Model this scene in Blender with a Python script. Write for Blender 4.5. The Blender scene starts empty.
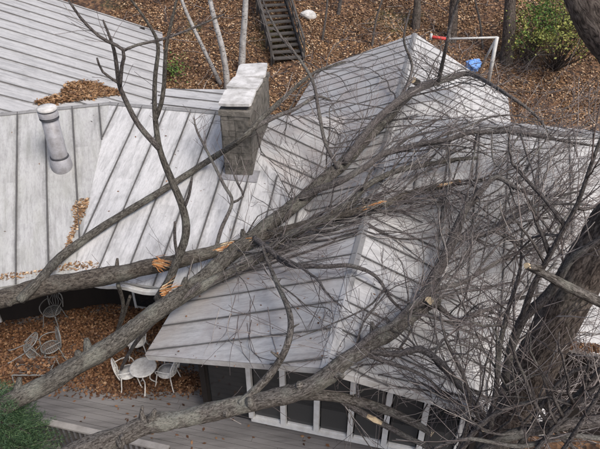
import bpy, math, random
import numpy as np
from mathutils import Vector, Matrix, noise, Quaternion

random.seed(7)
RNG = np.random.default_rng(11)
R = math.radians
scene = bpy.context.scene
col = scene.collection

# ------------------------------------------------------------------ camera
CAM_H, PITCH, FPX = 11.2, R(35.0), 590.0
cam_d = bpy.data.cameras.new('camera')
cam_d.sensor_width = 36.0
cam_d.lens = 36.0 * FPX / 600.0
cam_d.clip_end = 2000.0
cam = bpy.data.objects.new('camera', cam_d)
cam.location = (0, 0, CAM_H)
cam.rotation_euler = (math.pi / 2 - PITCH, 0, 0)
col.objects.link(cam)
scene.camera = cam

# ------------------------------------------------------------------ light: pale overcast daylight
SUN_EL, SUN_AZ = R(52), R(138)          # azimuth clockwise from +Y
world = bpy.data.worlds.new('World')
scene.world = world
world.use_nodes = True
wn = world.node_tree
bg = wn.nodes['Background']
sky = wn.nodes.new('ShaderNodeTexSky')
sky.sky_type = 'NISHITA'
sky.sun_disc = False
sky.sun_elevation = SUN_EL
sky.sun_rotation = SUN_AZ
sky.air_density = 0.85
sky.dust_density = 4.5
sky.ozone_density = 0.6
wn.links.new(sky.outputs[0], bg.inputs[0])
bg.inputs[1].default_value = 0.125
sun_d = bpy.data.lights.new('sun', 'SUN')
sun_d.energy = 1.3
sun_d.angle = R(20)
sun_d.color = (1.0, 0.985, 0.97)
sun = bpy.data.objects.new('sun', sun_d)
sv = Vector((math.sin(SUN_AZ) * math.cos(SUN_EL), math.cos(SUN_AZ) * math.cos(SUN_EL), math.sin(SUN_EL)))
sun.rotation_euler = sv.to_track_quat('Z', 'Y').to_euler()
sun.location = sv * 60
col.objects.link(sun)
vs = scene.view_settings
vs.view_transform = 'Standard'
vs.look = 'None'
vs.gamma = 1.0
vs.exposure = 0.72
vs.use_curve_mapping = False
scene.render.engine = 'CYCLES'
scene.cycles.max_bounces = 6

# ------------------------------------------------------------------ helpers
def tag(o, label=None, cat=None, group=None, kind=None):
    if label: o['label'] = label
    if cat: o['category'] = cat
    if group: o['group'] = group
    if kind: o['kind'] = kind
    return o

def empty(name, loc=(0, 0, 0), parent=None, rz=0.0):
    o = bpy.data.objects.new(name, None)
    o.location = loc
    o.rotation_euler = (0, 0, rz)
    o.empty_display_size = 0.2
    col.objects.link(o)
    o.parent = parent
    return o

def link(name, me, parent=None, loc=None):
    o = bpy.data.objects.new(name, me)
    col.objects.link(o)
    o.parent = parent
    if loc is not None: o.location = loc
    return o

class MB:
    """collects geometry that becomes one mesh"""
    def __init__(s):
        s.v, s.f, s.a = [], [], []
    def quad_strip_tube(s, pts, rad, sides=6, cap=True, rough=0.0, rfreq=6.0, flat=1.0):
        n = len(pts)
        pts = [Vector(p) for p in pts]
        base = len(s.v)
        t0 = (pts[1] - pts[0]).normalized()
        ref = Vector((0, 0, 1)) if abs(t0.z) < 0.9 else Vector((1, 0, 0))
        nn = t0.cross(ref).normalized()
        ln = 0.0
        prev = t0
        for i in range(n):
            if i == 0: t = t0
            elif i == n - 1: t = (pts[i] - pts[i - 1]).normalized()
            else: t = (pts[i + 1] - pts[i - 1]).normalized()
            if t.length < 1e-6: t = prev
            q = prev.rotation_difference(t)
            nn = q @ nn
            nn = (nn - t * nn.dot(t)).normalized()
            bb = t.cross(nn)
            prev = t
            if i: ln += (pts[i] - pts[i - 1]).length
            for k in range(sides):
                a = 2 * math.pi * k / sides
                c, d = math.cos(a), math.sin(a)
                r = rad[i]
                if rough:
                    w = noise.noise(Vector((c * r * rfreq * 2.2, d * r * rfreq * 2.2, ln * rfreq * .45)) + Vector((base * .37, 0, 0)))
                    w2 = noise.noise(Vector((c * 1.1, d * 1.1, ln * 1.3 + base * .11)))
                    w3 = abs(noise.noise(Vector((c * r * rfreq * 5.5, d * r * rfreq * 5.5, ln * rfreq * 1.0)) + Vector((base * .21, 3, 0))))
                    r = r * (1 + rough * (0.6 * w + 0.9 * w2 - .7 * w3 + .15))
                s.v.append(pts[i] + nn * (c * r) + bb * (d * r * flat))
                s.a.append((c * rad[i], d * rad[i], ln))
        for i in range(n - 1):
            for k in range(sides):
                k2 = (k + 1) % sides
                s.f.append((base + i * sides + k, base + i * sides + k2, base + (i + 1) * sides + k2, base + (i + 1) * sides + k))
        if cap:
            s.f.append(tuple(base + k for k in reversed(range(sides))))
            s.f.append(tuple(base + (n - 1) * sides + k for k in range(sides)))
        return s
    tube = quad_strip_tube
    def poly(s, pts):
        b = len(s.v)
        s.v += [Vector(p) for p in pts]
        s.a += [(p[0], p[1], p[2]) for p in pts]
        s.f.append(tuple(range(b, b + len(pts))))
        return s
    def box(s, c, size, M=None, taper=1.0):
        b = len(s.v)
        hx, hy, hz = size[0] / 2, size[1] / 2, size[2] / 2
        for z in (-hz, hz):
            k = taper if z > 0 else 1.0
            for x, y in ((-hx, -hy), (hx, -hy), (hx, hy), (-hx, hy)):
                p = Vector((x * k, y * k, z))
                p = (M @ p if M else p) + Vector(c)
                s.v.append(p); s.a.append(tuple(p))
        for f in ((3, 2, 1, 0), (4, 5, 6, 7), (0, 1, 5, 4), (1, 2, 6, 5), (2, 3, 7, 6), (3, 0, 4, 7)):
            s.f.append(tuple(b + i for i in f))
        return s
    def bar(s, p, q, w, h, up=(0, 0, 1)):
        """box beam from p to q, w wide and h high"""
        p, q = Vector(p), Vector(q)
        d = (q - p)
        L = d.length
        d.normalize()
        side = d.cross(Vector(up))
        if side.length < 1e-4: side = d.cross(Vector((1, 0, 0)))
        side.normalize()
        u2 = side.cross(d)
        M = Matrix((d, side, u2)).transposed()
        return s.box((p + q) / 2, (L, w, h), M)
    def prism(s, poly2, M, z0, z1):
        """extrude 2d polygon (ccw) between local z0 and z1; M maps local to world (4x4)"""
        b = len(s.v); n = len(poly2)
        for z in (z0, z1):
            for (x, y) in poly2:
                p = M @ Vector((x, y, z))
                s.v.append(p); s.a.append((x, y, z))
        s.f.append(tuple(b + i for i in reversed(range(n))))
        s.f.append(tuple(b + n + i for i in range(n)))
        for i in range(n):
            j = (i + 1) % n
            s.f.append((b + i, b + j, b + n + j, b + n + i))
        return s
    def lathe(s, prof, c=(0, 0, 0), sides=24):
        b = len(s.v)
        for (r, z) in prof:
            for k in range(sides):
                a = 2 * math.pi * k / sides
                p = Vector((c[0] + r * math.cos(a), c[1] + r * math.sin(a), c[2] + z))
                s.v.append(p); s.a.append(tuple(p))
        for i in range(len(prof) - 1):
            for k in range(sides):
                k2 = (k + 1) % sides
                s.f.append((b + i * sides + k, b + i * sides + k2, b + (i + 1) * sides + k2, b + (i + 1) * sides + k))
        s.f.append(tuple(b + (len(prof) - 1) * sides + k for k in range(sides)))
        return s
    def mesh(s, name, mat, smooth=False):
        me = bpy.data.meshes.new(name)
        me.from_pydata([tuple(v) for v in s.v], [], s.f)
        at = me.attributes.new('bark', 'FLOAT_VECTOR', 'POINT')
        at.data.foreach_set('vector', np.array(s.a, dtype=np.float32).ravel())
        if mat: me.materials.append(mat)
        if smooth: me.polygons.foreach_set('use_smooth', [True] * len(me.polygons))
        me.update()
        return me
    def build(s, name, mat, parent=None, smooth=False, loc=None):
        return link(name, s.mesh(name, mat, smooth), parent, loc)

# photograph pixel -> ray, used to set real positions at chosen heights / depths
CP, SP = math.cos(PITCH), math.sin(PITCH)
def ray(px, py):
    v = (py - 224.5) / FPX
    return Vector(((px - 300.0) / FPX, CP - v * SP, -SP - v * CP))
CAMP = Vector((0, 0, CAM_H))
def at_z(px, py, z):
    d = ray(px, py)
    return CAMP + d * ((z - CAM_H) / d.z)
def at_y(px, py, y):
    d = ray(px, py)
    return CAMP + d * (y / d.y)
def depth(p):
    return p[1] * CP + (CAM_H - p[2]) * SP

# ------------------------------------------------------------------ node helpers / materials
def newmat(name):
    m = bpy.data.materials.new(name)
    m.use_nodes = True
    nt = m.node_tree
    return m, nt, nt.nodes['Principled BSDF']
def N(nt, t, **kw):
    n = nt.nodes.new(t)
    for k, v in kw.items(): setattr(n, k, v)
    return n
def ramp(nt, fac, stops, interp='LINEAR'):
    n = nt.nodes.new('ShaderNodeValToRGB')
    n.color_ramp.interpolation = interp
    e = n.color_ramp.elements
    e[0].position, e[0].color = stops[0][0], (*stops[0][1], 1)
    e[1].position, e[1].color = stops[-1][0], (*stops[-1][1], 1)
    for p, c in stops[1:-1]:
        k = e.new(p); k.color = (*c, 1)
    nt.links.new(fac, n.inputs[0])
    return n.outputs[0]
def noisetex(nt, vec, scale, detail=6, rough=.6, dist=0.0):
    n = nt.nodes.new('ShaderNodeTexNoise')
    n.inputs['Scale'].default_value = scale
    n.inputs['Detail'].default_value = detail
    n.inputs['Roughness'].default_value = rough
    n.inputs['Distortion'].default_value = dist
    if vec is not None: nt.links.new(vec, n.inputs['Vector'])
    return n.outputs[0]
def mapping(nt, vec, scale=(1, 1, 1), loc=None):
    n = nt.nodes.new('ShaderNodeMapping')
    n.inputs['Scale'].default_value = scale
    nt.links.new(vec, n.inputs['Vector'])
    if loc is not None: nt.links.new(loc, n.inputs['Location'])
    return n.outputs[0]
def mix(nt, fac, a, b, mode='MIX'):
    n = nt.nodes.new('ShaderNodeMix')
    n.data_type = 'RGBA'; n.blend_type = mode
    for sock, v in ((n.inputs[0], fac), (n.inputs[6], a), (n.inputs[7], b)):
        if isinstance(v, (int, float)): sock.default_value = v
        elif isinstance(v, tuple): sock.default_value = (*v, 1) if len(v) == 3 else v
        else: nt.links.new(v, sock)
    return n.outputs[2]
def mathn(nt, op, a, b=0.0):
    n = nt.nodes.new('ShaderNodeMath'); n.operation = op
    for sock, v in ((n.inputs[0], a), (n.inputs[1], b)):
        if isinstance(v, (int, float)): sock.default_value = v
        else: nt.links.new(v, sock)
    return n.outputs[0]
def bump(nt, bsdf, h, strength=.4, dist=.02):
    n = nt.nodes.new('ShaderNodeBump')
    n.inputs['Strength'].default_value = strength
    n.inputs['Distance'].default_value = dist
    nt.links.new(h, n.inputs['Height'])
    nt.links.new(n.outputs[0], bsdf.inputs['Normal'])

def mat_roof(name, base=(.60, .60, .615), stain=(.155, .152, .147), amount=.5, moss=0.0, warm=0.0):
    m, nt, b = newmat(name)
    tc = N(nt, 'ShaderNodeTexCoord').outputs['Object']
    rnd = N(nt, 'ShaderNodeObjectInfo').outputs['Random']
    off = N(nt, 'ShaderNodeCombineXYZ')
    nt.links.new(mathn(nt, 'MULTIPLY', rnd, 37.0), off.inputs[0])
    nt.links.new(mathn(nt, 'MULTIPLY', rnd, 91.0), off.inputs[1])
    streak = noisetex(nt, mapping(nt, tc, (5.0, .55, 1), off.outputs[0]), 1.6, 8, .65)
    blotch = noisetex(nt, mapping(nt, tc, (1.2, .8, 1), off.outputs[0]), .9, 6, .62, .4)
    speck = noisetex(nt, tc, 34, 4, .7)
    fine = noisetex(nt, mapping(nt, tc, (14, 3.5, 1), off.outputs[0]), 2.0, 6, .75)
    c = mix(nt, mathn(nt, 'MULTIPLY_ADD', rnd, .22), base, tuple(x * .80 for x in base))
    c = mix(nt, ramp(nt, streak, [(.47, (0, 0, 0)), (.66, (1, 1, 1))]), c, mix(nt, amount * .72, c, stain))
    c = mix(nt, ramp(nt, blotch, [(.51, (0, 0, 0)), (.68, (1, 1, 1))]), c, mix(nt, amount * .6, c, stain))
    c = mix(nt, ramp(nt, speck, [(.60, (0, 0, 0)), (.72, (1, 1, 1))]), c, mix(nt, .35, c, (.16, .14, .12)))
    at = N(nt, 'ShaderNodeAttribute', attribute_name='bark').outputs['Vector']
    sx = N(nt, 'ShaderNodeSeparateXYZ'); nt.links.new(at, sx.inputs[0])
    edge = mathn(nt, 'ABSOLUTE', mathn(nt, 'SUBTRACT', sx.outputs[0], .5))
    en = noisetex(nt, mapping(nt, tc, (3, 2.2, 1), off.outputs[0]), 1.8, 7, .7)
    edge = mathn(nt, 'ADD', edge, mathn(nt, 'MULTIPLY', mathn(nt, 'SUBTRACT', en, .5), .42))
    c = mix(nt, ramp(nt, edge, [(.36, (0, 0, 0)), (.52, (1, 1, 1))]), c, mix(nt, .30 + amount * .7, c, stain))
    c = mix(nt, ramp(nt, fine, [(.46, (0, 0, 0)), (.70, (1, 1, 1))]), c, mix(nt, amount * .62, c, tuple(x * .8 for x in stain)))
    if moss:
        mo = noisetex(nt, mapping(nt, tc, (2.4, .8, 1)), 1.1, 7, .6, .3)
        c = mix(nt, ramp(nt, mo, [(.42, (0, 0, 0)), (.70, (1, 1, 1))]), c, mix(nt, moss, c, (.25, .255, .215)))
    if warm:
        mo = noisetex(nt, mapping(nt, tc, (.9, 1.3, 1)), 1.0, 7, .6, .3)
        c = mix(nt, ramp(nt, mo, [(.40, (0, 0, 0)), (.66, (1, 1, 1))]), c, mix(nt, warm, c, (.30, .24, .21)))
    nt.links.new(c, b.inputs['Base Color'])
    b.inputs['Roughness'].default_value = .48
    b.inputs['Metallic'].default_value = 0.0
    b.inputs['Specular IOR Level'].default_value = .35
    wav = noisetex(nt, mapping(nt, tc, (1.5, .7, 1), off.outputs[0]), 1.3, 3, .5)
    bump(nt, b, mathn(nt, 'ADD', wav, mathn(nt, 'MULTIPLY', speck, .02)), .6, .05)
    return m

def mat_bark(name, dark, mid, light, fur=9.0, lichen=(.36, .37, .31), lich=.35, strength=.9):
    m, nt, b = newmat(name)
    at = N(nt, 'ShaderNodeAttribute', attribute_name='bark').outputs['Vector']
    tc = N(nt, 'ShaderNodeTexCoord').outputs['Object']
    f1 = noisetex(nt, mapping(nt, at, (fur * 1.5, fur * 1.5, fur * .5)), 2.6, 8, .68, .8)
    f2 = noisetex(nt, mapping(nt, at, (fur * 3, fur * 3, fur * .8)), 2.6, 5, .6)
    big = noisetex(nt, tc, 1.7, 5, .6)
    c = ramp(nt, f1, [(.40, tuple(x * .7 for x in dark)), (.49, mid), (.60, light)])
    c = mix(nt, ramp(nt, big, [(.52, (0, 0, 0)), (.66, (1, 1, 1))]), c, mix(nt, lich, c, lichen))
    c = mix(nt, ramp(nt, f2, [(.36, (1, 1, 1)), (.5, (0, 0, 0))]), c, mix(nt, .8, c, dark))
    pale = noisetex(nt, mapping(nt, at, (fur * 2, fur * 2, fur * 1.2)), 2.2, 6, .7)
    c = mix(nt, ramp(nt, pale, [(.57, (0, 0, 0)), (.66, (1, 1, 1))]), c, mix(nt, lich + .15, c, tuple(min(.6, x * 1.9) for x in light)))
    rnd = N(nt, 'ShaderNodeObjectInfo').outputs['Random']
    c = mix(nt, mathn(nt, 'MULTIPLY', rnd, .22), c, dark)
    nt.links.new(c, b.inputs['Base Color'])
    b.inputs['Roughness'].default_value = .85
    b.inputs['Specular IOR Level'].default_value = .2
    h = mathn(nt, 'ADD', f1, mathn(nt, 'MULTIPLY', f2, .35))
    bump(nt, b, h, strength, .045)
    return m

def mat_twig(name, stops):
    m, nt, b = newmat(name)
    g = N(nt, 'ShaderNodeNewGeometry').outputs['Random Per Island']
    tc = N(nt, 'ShaderNodeTexCoord').outputs['Object']
    c = ramp(nt, g, stops)
    n = noisetex(nt, tc, 22, 4, .6)
    c = mix(nt, ramp(nt, n, [(.4, (0, 0, 0)), (.7, (1, 1, 1))]), c, mix(nt, .5, c, (.05, .042, .038)))
    nt.links.new(c, b.inputs['Base Color'])
    b.inputs['Roughness'].default_value = .8
    return m

def mat_leaf(name, stops, trans=0.0):
    m, nt, b = newmat(name)
    g = N(nt, 'ShaderNodeNewGeometry').outputs['Random Per Island']
    c = ramp(nt, g, stops)
    tc = N(nt, 'ShaderNodeTexCoord').outputs['Object']
    n = noisetex(nt, tc, .8, 6, .65)
    c = mix(nt, ramp(nt, n, [(.40, (0, 0, 0)), (.68, (1, 1, 1))]), c, mix(nt, .62, c, stops[0][1]))
    nt.links.new(c, b.inputs['Base Color'])
    b.inputs['Roughness'].default_value = .62
    b.inputs['Specular IOR Level'].default_value = .3
    return m

def mat_plain(name, c, rough=.6, var=.25, scale=6, dirt=None, metal=0.0, bumpd=.0, spec=.35, stretch=(1, 1, 1)):
    m, nt, b = newmat(name)
    tc = N(nt, 'ShaderNodeTexCoord').outputs['Object']
    n = noisetex(nt, mapping(nt, tc, stretch), scale, 7, .62, .2)
    n2 = noisetex(nt, mapping(nt, tc, stretch), scale * 5, 4, .6)
    d = dirt if dirt else tuple(x * .45 for x in c)
    cc = mix(nt, ramp(nt, n, [(.38, (0, 0, 0)), (.72, (1, 1, 1))]), c, mix(nt, var * 2, c, d))
    cc = mix(nt, ramp(nt, n2, [(.55, (0, 0, 0)), (.75, (1, 1, 1))]), cc, mix(nt, var, cc, d))
    nt.links.new(cc, b.inputs['Base Color'])
    b.inputs['Roughness'].default_value = rough
    b.inputs['Metallic'].default_value = metal
    b.inputs['Specular IOR Level'].default_value = spec
    if bumpd: bump(nt, b, mathn(nt, 'ADD', n, mathn(nt, 'MULTIPLY', n2, .4)), .6, bumpd)
    return m

M = {}
M['roof_a'] = mat_roof('weathered_white_metal_roof', base=(.60, .597, .59), amount=.58)
M['roof_moss'] = mat_roof('mossy_white_metal_roof', base=(.45, .45, .44), amount=.66, moss=.4)
M['roof_c'] = mat_roof('shaded_stained_metal_roof', base=(.50, .495, .485), amount=.6, warm=.4)  # left slope's shade put into the darker base; brown blotches are stain
M['roof_d'] = mat_roof('white_metal_roof', base=(.62, .615, .60), amount=.55)
M['roof_e'] = mat_roof('grey_streaked_metal_roof', base=(.52, .515, .505), amount=.65)
M['seam'] = mat_plain('dirty_shaded_roof_seam', (.10, .098, .096), .6, .35, 7, (.05, .045, .04))  # dirt and the ribs' shadow both put into this dark colour
M['fascia'] = mat_plain('white_fascia_paint', (.62, .62, .60), .6, .3, 5, (.30, .27, .23))
M['trim'] = mat_plain('white_window_paint', (.68, .68, .66), .55, .22, 6, (.36, .33, .29))
M['wall'] = mat_plain('dark_stained_wood_wall', (.018, .014, .012), .75, .3, 4, (.010, .008, .007), bumpd=.006, stretch=(1, 1, .2))
M['stone'] = mat_plain('grey_chimney_render', (0.1920, 0.1766, 0.1536), .92, .5, 5.5, (0.0448, 0.0422, 0.0358), bumpd=.05)
M['slab'] = mat_plain('pale_concrete_cap', (.60, .59, .57), .85, .4, 4, (.22, .21, .19), bumpd=.02)
M['pipe'] = mat_plain('painted_flue_metal', (.30, .30, .315), .45, .4, 5, (.14, .13, .125))
M['pipe_dark'] = mat_plain('flue_dark_band', (.05, .05, .055), .6, .3, 8)
M['iron'] = mat_plain('white_wrought_iron', (.68, .67, .63), .55, .3, 16, (.27, .24, .20))
M['iron_grey'] = mat_plain('grey_wire_iron', (.19, .195, .19), .5, .35, 16, (.16, .14, .12))
M['deckwood'] = mat_plain('grey_deck_wood', (.20, .19, .183), .85, .4, 2.2, (.085, .08, .076), bumpd=.006, stretch=(.35, 3, 1))
M['rail'] = mat_plain('pale_rail_wood', (.30, .285, .265), .8, .35, 4, (.14, .13, .12))
M['oldwood'] = mat_plain('old_dark_timber', (.075, .068, .062), .9, .35, 4, (.030, .027, .025), bumpd=.01)
M['red'] = mat_plain('red_paint', (.55, .06, .05), .5, .15, 6)
M['blue'] = mat_plain('blue_plastic_sheet', (.16, .33, .72), .45, .15, 5, (.08, .18, .45))
M['frame'] = mat_plain('grey_white_tube', (.50, .50, .48), .5, .25, 6)
M['bark_main'] = mat_bark('grey_fallen_bark', (0.0333, 0.0296, 0.0252), (0.0962, 0.0873, 0.0740), (0.1739, 0.1628, 0.1406))
M['bark_broken'] = mat_bark('brown_grey_fallen_bark', (0.0311, 0.0252, 0.0207), (0.0888, 0.0755, 0.0622), (0.1554, 0.1369, 0.1147), lich=.25)
M['bark_front'] = mat_bark('pale_peeling_bark', (0.0444, 0.0370, 0.0311), (0.1221, 0.1095, 0.0962), (0.2220, 0.2035, 0.1813), lich=.5)
M['bark_dark'] = mat_bark('dark_furrowed_bark', (0.0367, 0.0287, 0.0245), (0.1121, 0.0898, 0.0755), (0.2140, 0.1794, 0.1530), fur=6.0, lich=.15, strength=1.0)
M['bark_limb'] = mat_bark('smooth_grey_limb_bark', (0.0405, 0.0351, 0.0324), (0.1148, 0.1013, 0.0945), (0.2228, 0.2025, 0.1890), fur=14, lich=.3)
m, nt, b = newmat('white_birch_bark')
at = N(nt, 'ShaderNodeAttribute', attribute_name='bark').outputs['Vector']
n1 = noisetex(nt, mapping(nt, at, (3.5, 3.5, 22)), 1.6, 5, .6)
n2 = noisetex(nt, mapping(nt, at, (4, 4, 1.6)), 1.2, 6, .65)
c = ramp(nt, n2, [(.35, (.24, .23, .215)), (.55, (.38, .37, .355)), (.7, (.50, .49, .47))])
c = mix(nt, ramp(nt, n1, [(.56, (0, 0, 0)), (.62, (1, 1, 1))]), c, (.07, .062, .058))
nt.links.new(c, b.inputs['Base Color']); b.inputs['Roughness'].default_value = .7
M['birch'] = m
M['wood_orange'] = mat_plain('fresh_orange_splintered_wood', (.48, .22, .075), .85, .45, 11, (.17, .07, .03), bumpd=.02, stretch=(1, 4, 4))
M['wood_pale'] = mat_plain('pale_cut_wood', (.62, .50, .32), .8, .35, 12, (.34, .23, .13), bumpd=.01)
M['twig'] = mat_twig('mixed_twig_bark', [(0, (.045, .036, .034)), (.3, (.105, .082, .076)), (.6, (.17, .145, .136)), (.85, (.25, .22, .205)), (1, (.46, .42, .38))])
M['twig_dark'] = mat_twig('dark_twig_bark', [(0, (.022, .018, .017)), (.5, (.055, .046, .043)), (1, (.12, .10, .09))])
LEAF = [(0, (.075, .040, .023)), (.2, (.185, .100, .048)), (.45, (.33, .190, .095)), (.72, (.45, .28, .15)), (1, (.62, .48, .32))]
M['leaf'] = mat_leaf('dry_brown_leaf', LEAF)
M['leaf_red'] = mat_leaf('rust_brown_wet_leaf', [(0, (.042, .021, .013)), (.3, (.115, .053, .026)), (.6, (.20, .097, .045)), (.85, (.29, .155, .075)), (1, (.40, .26, .15))])
M['leaf_tan'] = mat_leaf('tan_dry_leaf', [(0, (0.0880, 0.0440, 0.0224)), (.4, (0.2160, 0.1160, 0.0520)), (.8, (0.3200, 0.1920, 0.0960)), (1, (0.4000, 0.2720, 0.1600))])
M['green'] = mat_leaf('yellow_green_leaf', [(0, (.085, .105, .024)), (.5, (.23, .25, .055)), (1, (.42, .40, .11))])
M['green2'] = mat_leaf('fresh_green_leaf', [(0, (0.0360, 0.0840, 0.0180)), (.5, (0.0960, 0.2040, 0.0360)), (1, (0.2160, 0.3240, 0.0720))])
M['needle'] = mat_leaf('blue_green_needle', [(0, (0.0160, 0.0384, 0.0192)), (.5, (0.0448, 0.0928, 0.0416)), (1, (0.1200, 0.1840, 0.0768))])
m, nt, b = newmat('dark_window_glass')
b.inputs['Base Color'].default_value = (.02, .021, .022, 1)
b.inputs['Roughness'].default_value = .07
b.inputs['Specular IOR Level'].default_value = .6
M['glass'] = m

m, nt, b = newmat('reflection_grey_glass')
b.inputs['Base Color'].default_value = (.05, .05, .049, 1)  # lower panes: sky reflection put into the grey base colour
b.inputs['Roughness'].default_value = .22
M['reflection_glass'] = m

# ground material: leaf-covered forest soil
m, nt, b = newmat('leaf_covered_soil')
tc = N(nt, 'ShaderNodeTexCoord').outputs['Object']
vo = N(nt, 'ShaderNodeTexVoronoi'); vo.inputs['Scale'].default_value = 9.0
nt.links.new(tc, vo.inputs['Vector'])
sep = N(nt, 'ShaderNodeSeparateColor'); nt.links.new(vo.outputs['Color'], sep.inputs[0])
c = ramp(nt, sep.outputs[0], [(0, (.020, .012, .008)), (.35, (.055, .028, .015)), (.65, (.10, .052, .026)), (1, (.17, .095, .05))])
g = noisetex(nt, tc, .35, 5, .6)
c = mix(nt, ramp(nt, g, [(.56, (0, 0, 0)), (.72, (1, 1, 1))]), c, mix(nt, .6, c, (.09, .11, .03)))
nt.links.new(c, b.inputs['Base Color'])
b.inputs['Roughness'].default_value = .9
bump(nt, b, vo.outputs['Distance'], .7, .05)
M['ground'] = m

# ------------------------------------------------------------------ terrain
def softplus(t, k=.7):
    return k * math.log1p(math.exp(max(-40, min(40, t / k))))
def ground_z(x, y):
    z = -1.0
    z += .42 * softplus(y - 20.5) - .33 * softplus(y - 75, 6)
    z += .16 * noise.noise(Vector((x * .35, y * .35, 0))) + .5 * noise.noise(Vector((x * .06, y * .06, 4))) * min(1, max(0, (y - 22) / 10))
    return z
xs = np.unique(np.round(np.concatenate([np.linspace(-400, -30, 14), np.linspace(-30, 30, 101), np.linspace(30, 400, 14)]), 3))
ys = np.unique(np.round(np.concatenate([np.linspace(-300, -5, 10), np.linspace(-5, 18, 24), np.linspace(18, 40, 60), np.linspace(40, 500, 40)]), 3))
gv = [(x, y, ground_z(x, y)) for y in ys for x in xs]
nx = len(xs)
gf = [(j * nx + i, j * nx + i + 1, (j + 1) * nx + i + 1, (j + 1) * nx + i) for j in range(len(ys) - 1) for i in range(nx - 1)]
me = bpy.data.meshes.new('ground'); me.from_pydata(gv, [], gf); me.materials.append(M['ground'])
me.polygons.foreach_set('use_smooth', [True] * len(me.polygons))
tag(link('ground', me), kind='structure')
def on_ground(px, py):
    d = ray(px, py); t = 4.0
    while t < 200:
        p = CAMP + d * t
        if p.z <= ground_z(p.x, p.y): return p
        t += .05
    return p

# ------------------------------------------------------------------ house: roof slopes
TANP = .404
COSP = 1 / math.sqrt(1 + TANP * TANP)
house = empty('house', (0, 10, 0))
tag(house, 'low rambling house with white standing seam metal roofs and stone chimney', 'house')
HOFF = Vector((0, -10, 0))
SLOPES = []          # (plan polygon, origin, horizontal upslope dir, tan)

def clip_strip(poly, u0, u1):
    def clip(pl, f):
        out = []
        for i in range(len(pl)):
            a, b_ = pl[i], pl[(i + 1) % len(pl)]
            fa, fb = f(a), f(b_)
            if fa >= 0: out.append(a)
            if (fa >= 0) != (fb >= 0):
                t = fa / (fa - fb)
                out.append((a[0] + (b_[0] - a[0]) * t, a[1] + (b_[1] - a[1]) * t))
        return out
    pl = clip(poly, lambda p: p[0] - u0)
    return clip(pl, lambda p: u1 - p[0]) if pl else pl
def clip_v(poly, v0, v1):
    sw = [(b_, a) for a, b_ in poly]
    return [(b_, a) for a, b_ in clip_strip(sw, v0, v1)]
def area(p):
    return .5 * sum(p[i][0] * p[(i + 1) % len(p)][1] - p[(i + 1) % len(p)][0] * p[i][1] for i in range(len(p)))

def roof_slope(O, hdir, plan, mat, width=.72, tan=TANP, phase=0.0, seam_r=.021, laps=True, thick=.14):
    """O: point on the slope (world). hdir: horizontal upslope direction. plan: plan polygon in world xy"""
    h = Vector((hdir[0], hdir[1], 0)).normalized()
    U = Vector((h.y, -h.x, 0))
    cp = 1 / math.sqrt(1 + tan * tan)
    V = Vector((h.x * cp, h.y * cp, tan * cp))
    Nn = U.cross(V)
    O = Vector(O)
    Mw = Matrix(((U.x, V.x, Nn.x, O.x), (U.y, V.y, Nn.y, O.y), (U.z, V.z, Nn.z, O.z), (0, 0, 0, 1)))
    loc = []
    for (x, y) in plan:
        d = Vector((x - O.x, y - O.y, 0))
        loc.append((d.dot(U), d.dot(h) / cp))
    if area(loc) < 0: loc.reverse()
    SLOPES.append(([tuple(p[:2]) for p in plan], O, h, tan))
    I = Matrix.Identity(4)
    base = MB().prism(loc, I, -thick, -.012).build('roof_slope', M['fascia'], house)
    base.matrix_world = Mw
    base.matrix_parent_inverse = house.matrix_basis.inverted()
    base.matrix_basis = Mw
    us = [p[0] for p in loc]
    k0, k1 = math.floor((min(us) - phase) / width), math.ceil((max(us) - phase) / width)
    for k in range(k0, k1):
        u0, u1 = phase + k * width, phase + (k + 1) * width
        pl = clip_strip(loc, u0 + .003, u1 - .003)
        if len(pl) < 3 or abs(area(pl)) < .01: continue
        vs_ = [p[1] for p in pl]
        lo, hi = min(vs_), max(vs_)
        cuts = [lo - 1, hi + 1]
        if laps and hi - lo > 2.2:
            c0 = lo + (hi - lo) * random.uniform(.3, .7)
            cuts = [lo - 1, c0, hi + 1]
        for q in range(len(cuts) - 1):
            pp = clip_v(pl, cuts[q], cuts[q + 1])
            if len(pp) < 3 or abs(area(pp)) < .01: continue
            mb = MB()
            z1 = .004 * (len(cuts) - 2 - q) + random.uniform(0, .004)
            cx = sum(p[0] for p in pp) / len(pp); cy = sum(p[1] for p in pp) / len(pp)
            # slightly dished pan: centre line a little lower than the seams
            b_ = len(mb.v); n = len(pp)
            tl = random.uniform(-.006, .006)
            for (x, y) in pp:
                mb.v.append(Vector((x, y, z1 + tl * (x - cx) * 2))); mb.a.append(((x - u0) / width, y, 0))
            for (x, y) in pp:
                mb.v.append(Vector((x, y, -.010))); mb.a.append((x, y, 0))
            mb.v.append(Vector((cx, cy, z1 - random.uniform(.0, .006)))); mb.a.append(((cx - u0) / width, cy, 0))
            for i in range(n):
                j = (i + 1) % n
                mb.f.append((i, j, 2 * n))
                mb.f.append((n + j, n + i, 0 + i, j)[::1])
            mb.build('metal_panel', mat, base)
        if k > k0:
            cl = [p for p in clip_strip(loc, u0 - .001, u0 + .001)]
            if len(cl) >= 3:
                lo = min(p[1] for p in cl) + .01; hi = max(p[1] for p in cl) - .01
                if hi - lo > .15:
                    mb = MB()
                    n = max(2, int((hi - lo) / .5))
                    pts = [(u0 + random.uniform(-.004, .004), lo + (hi - lo) * i / n, .012 + random.uniform(-.002, .004)) for i in range(n + 1)]
                    mb.tube(pts, [seam_r * random.uniform(.85, 1.15) for _ in pts], 6, flat=1.0)
                    mb.build('seam', M['seam'], base)
    return base

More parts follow.
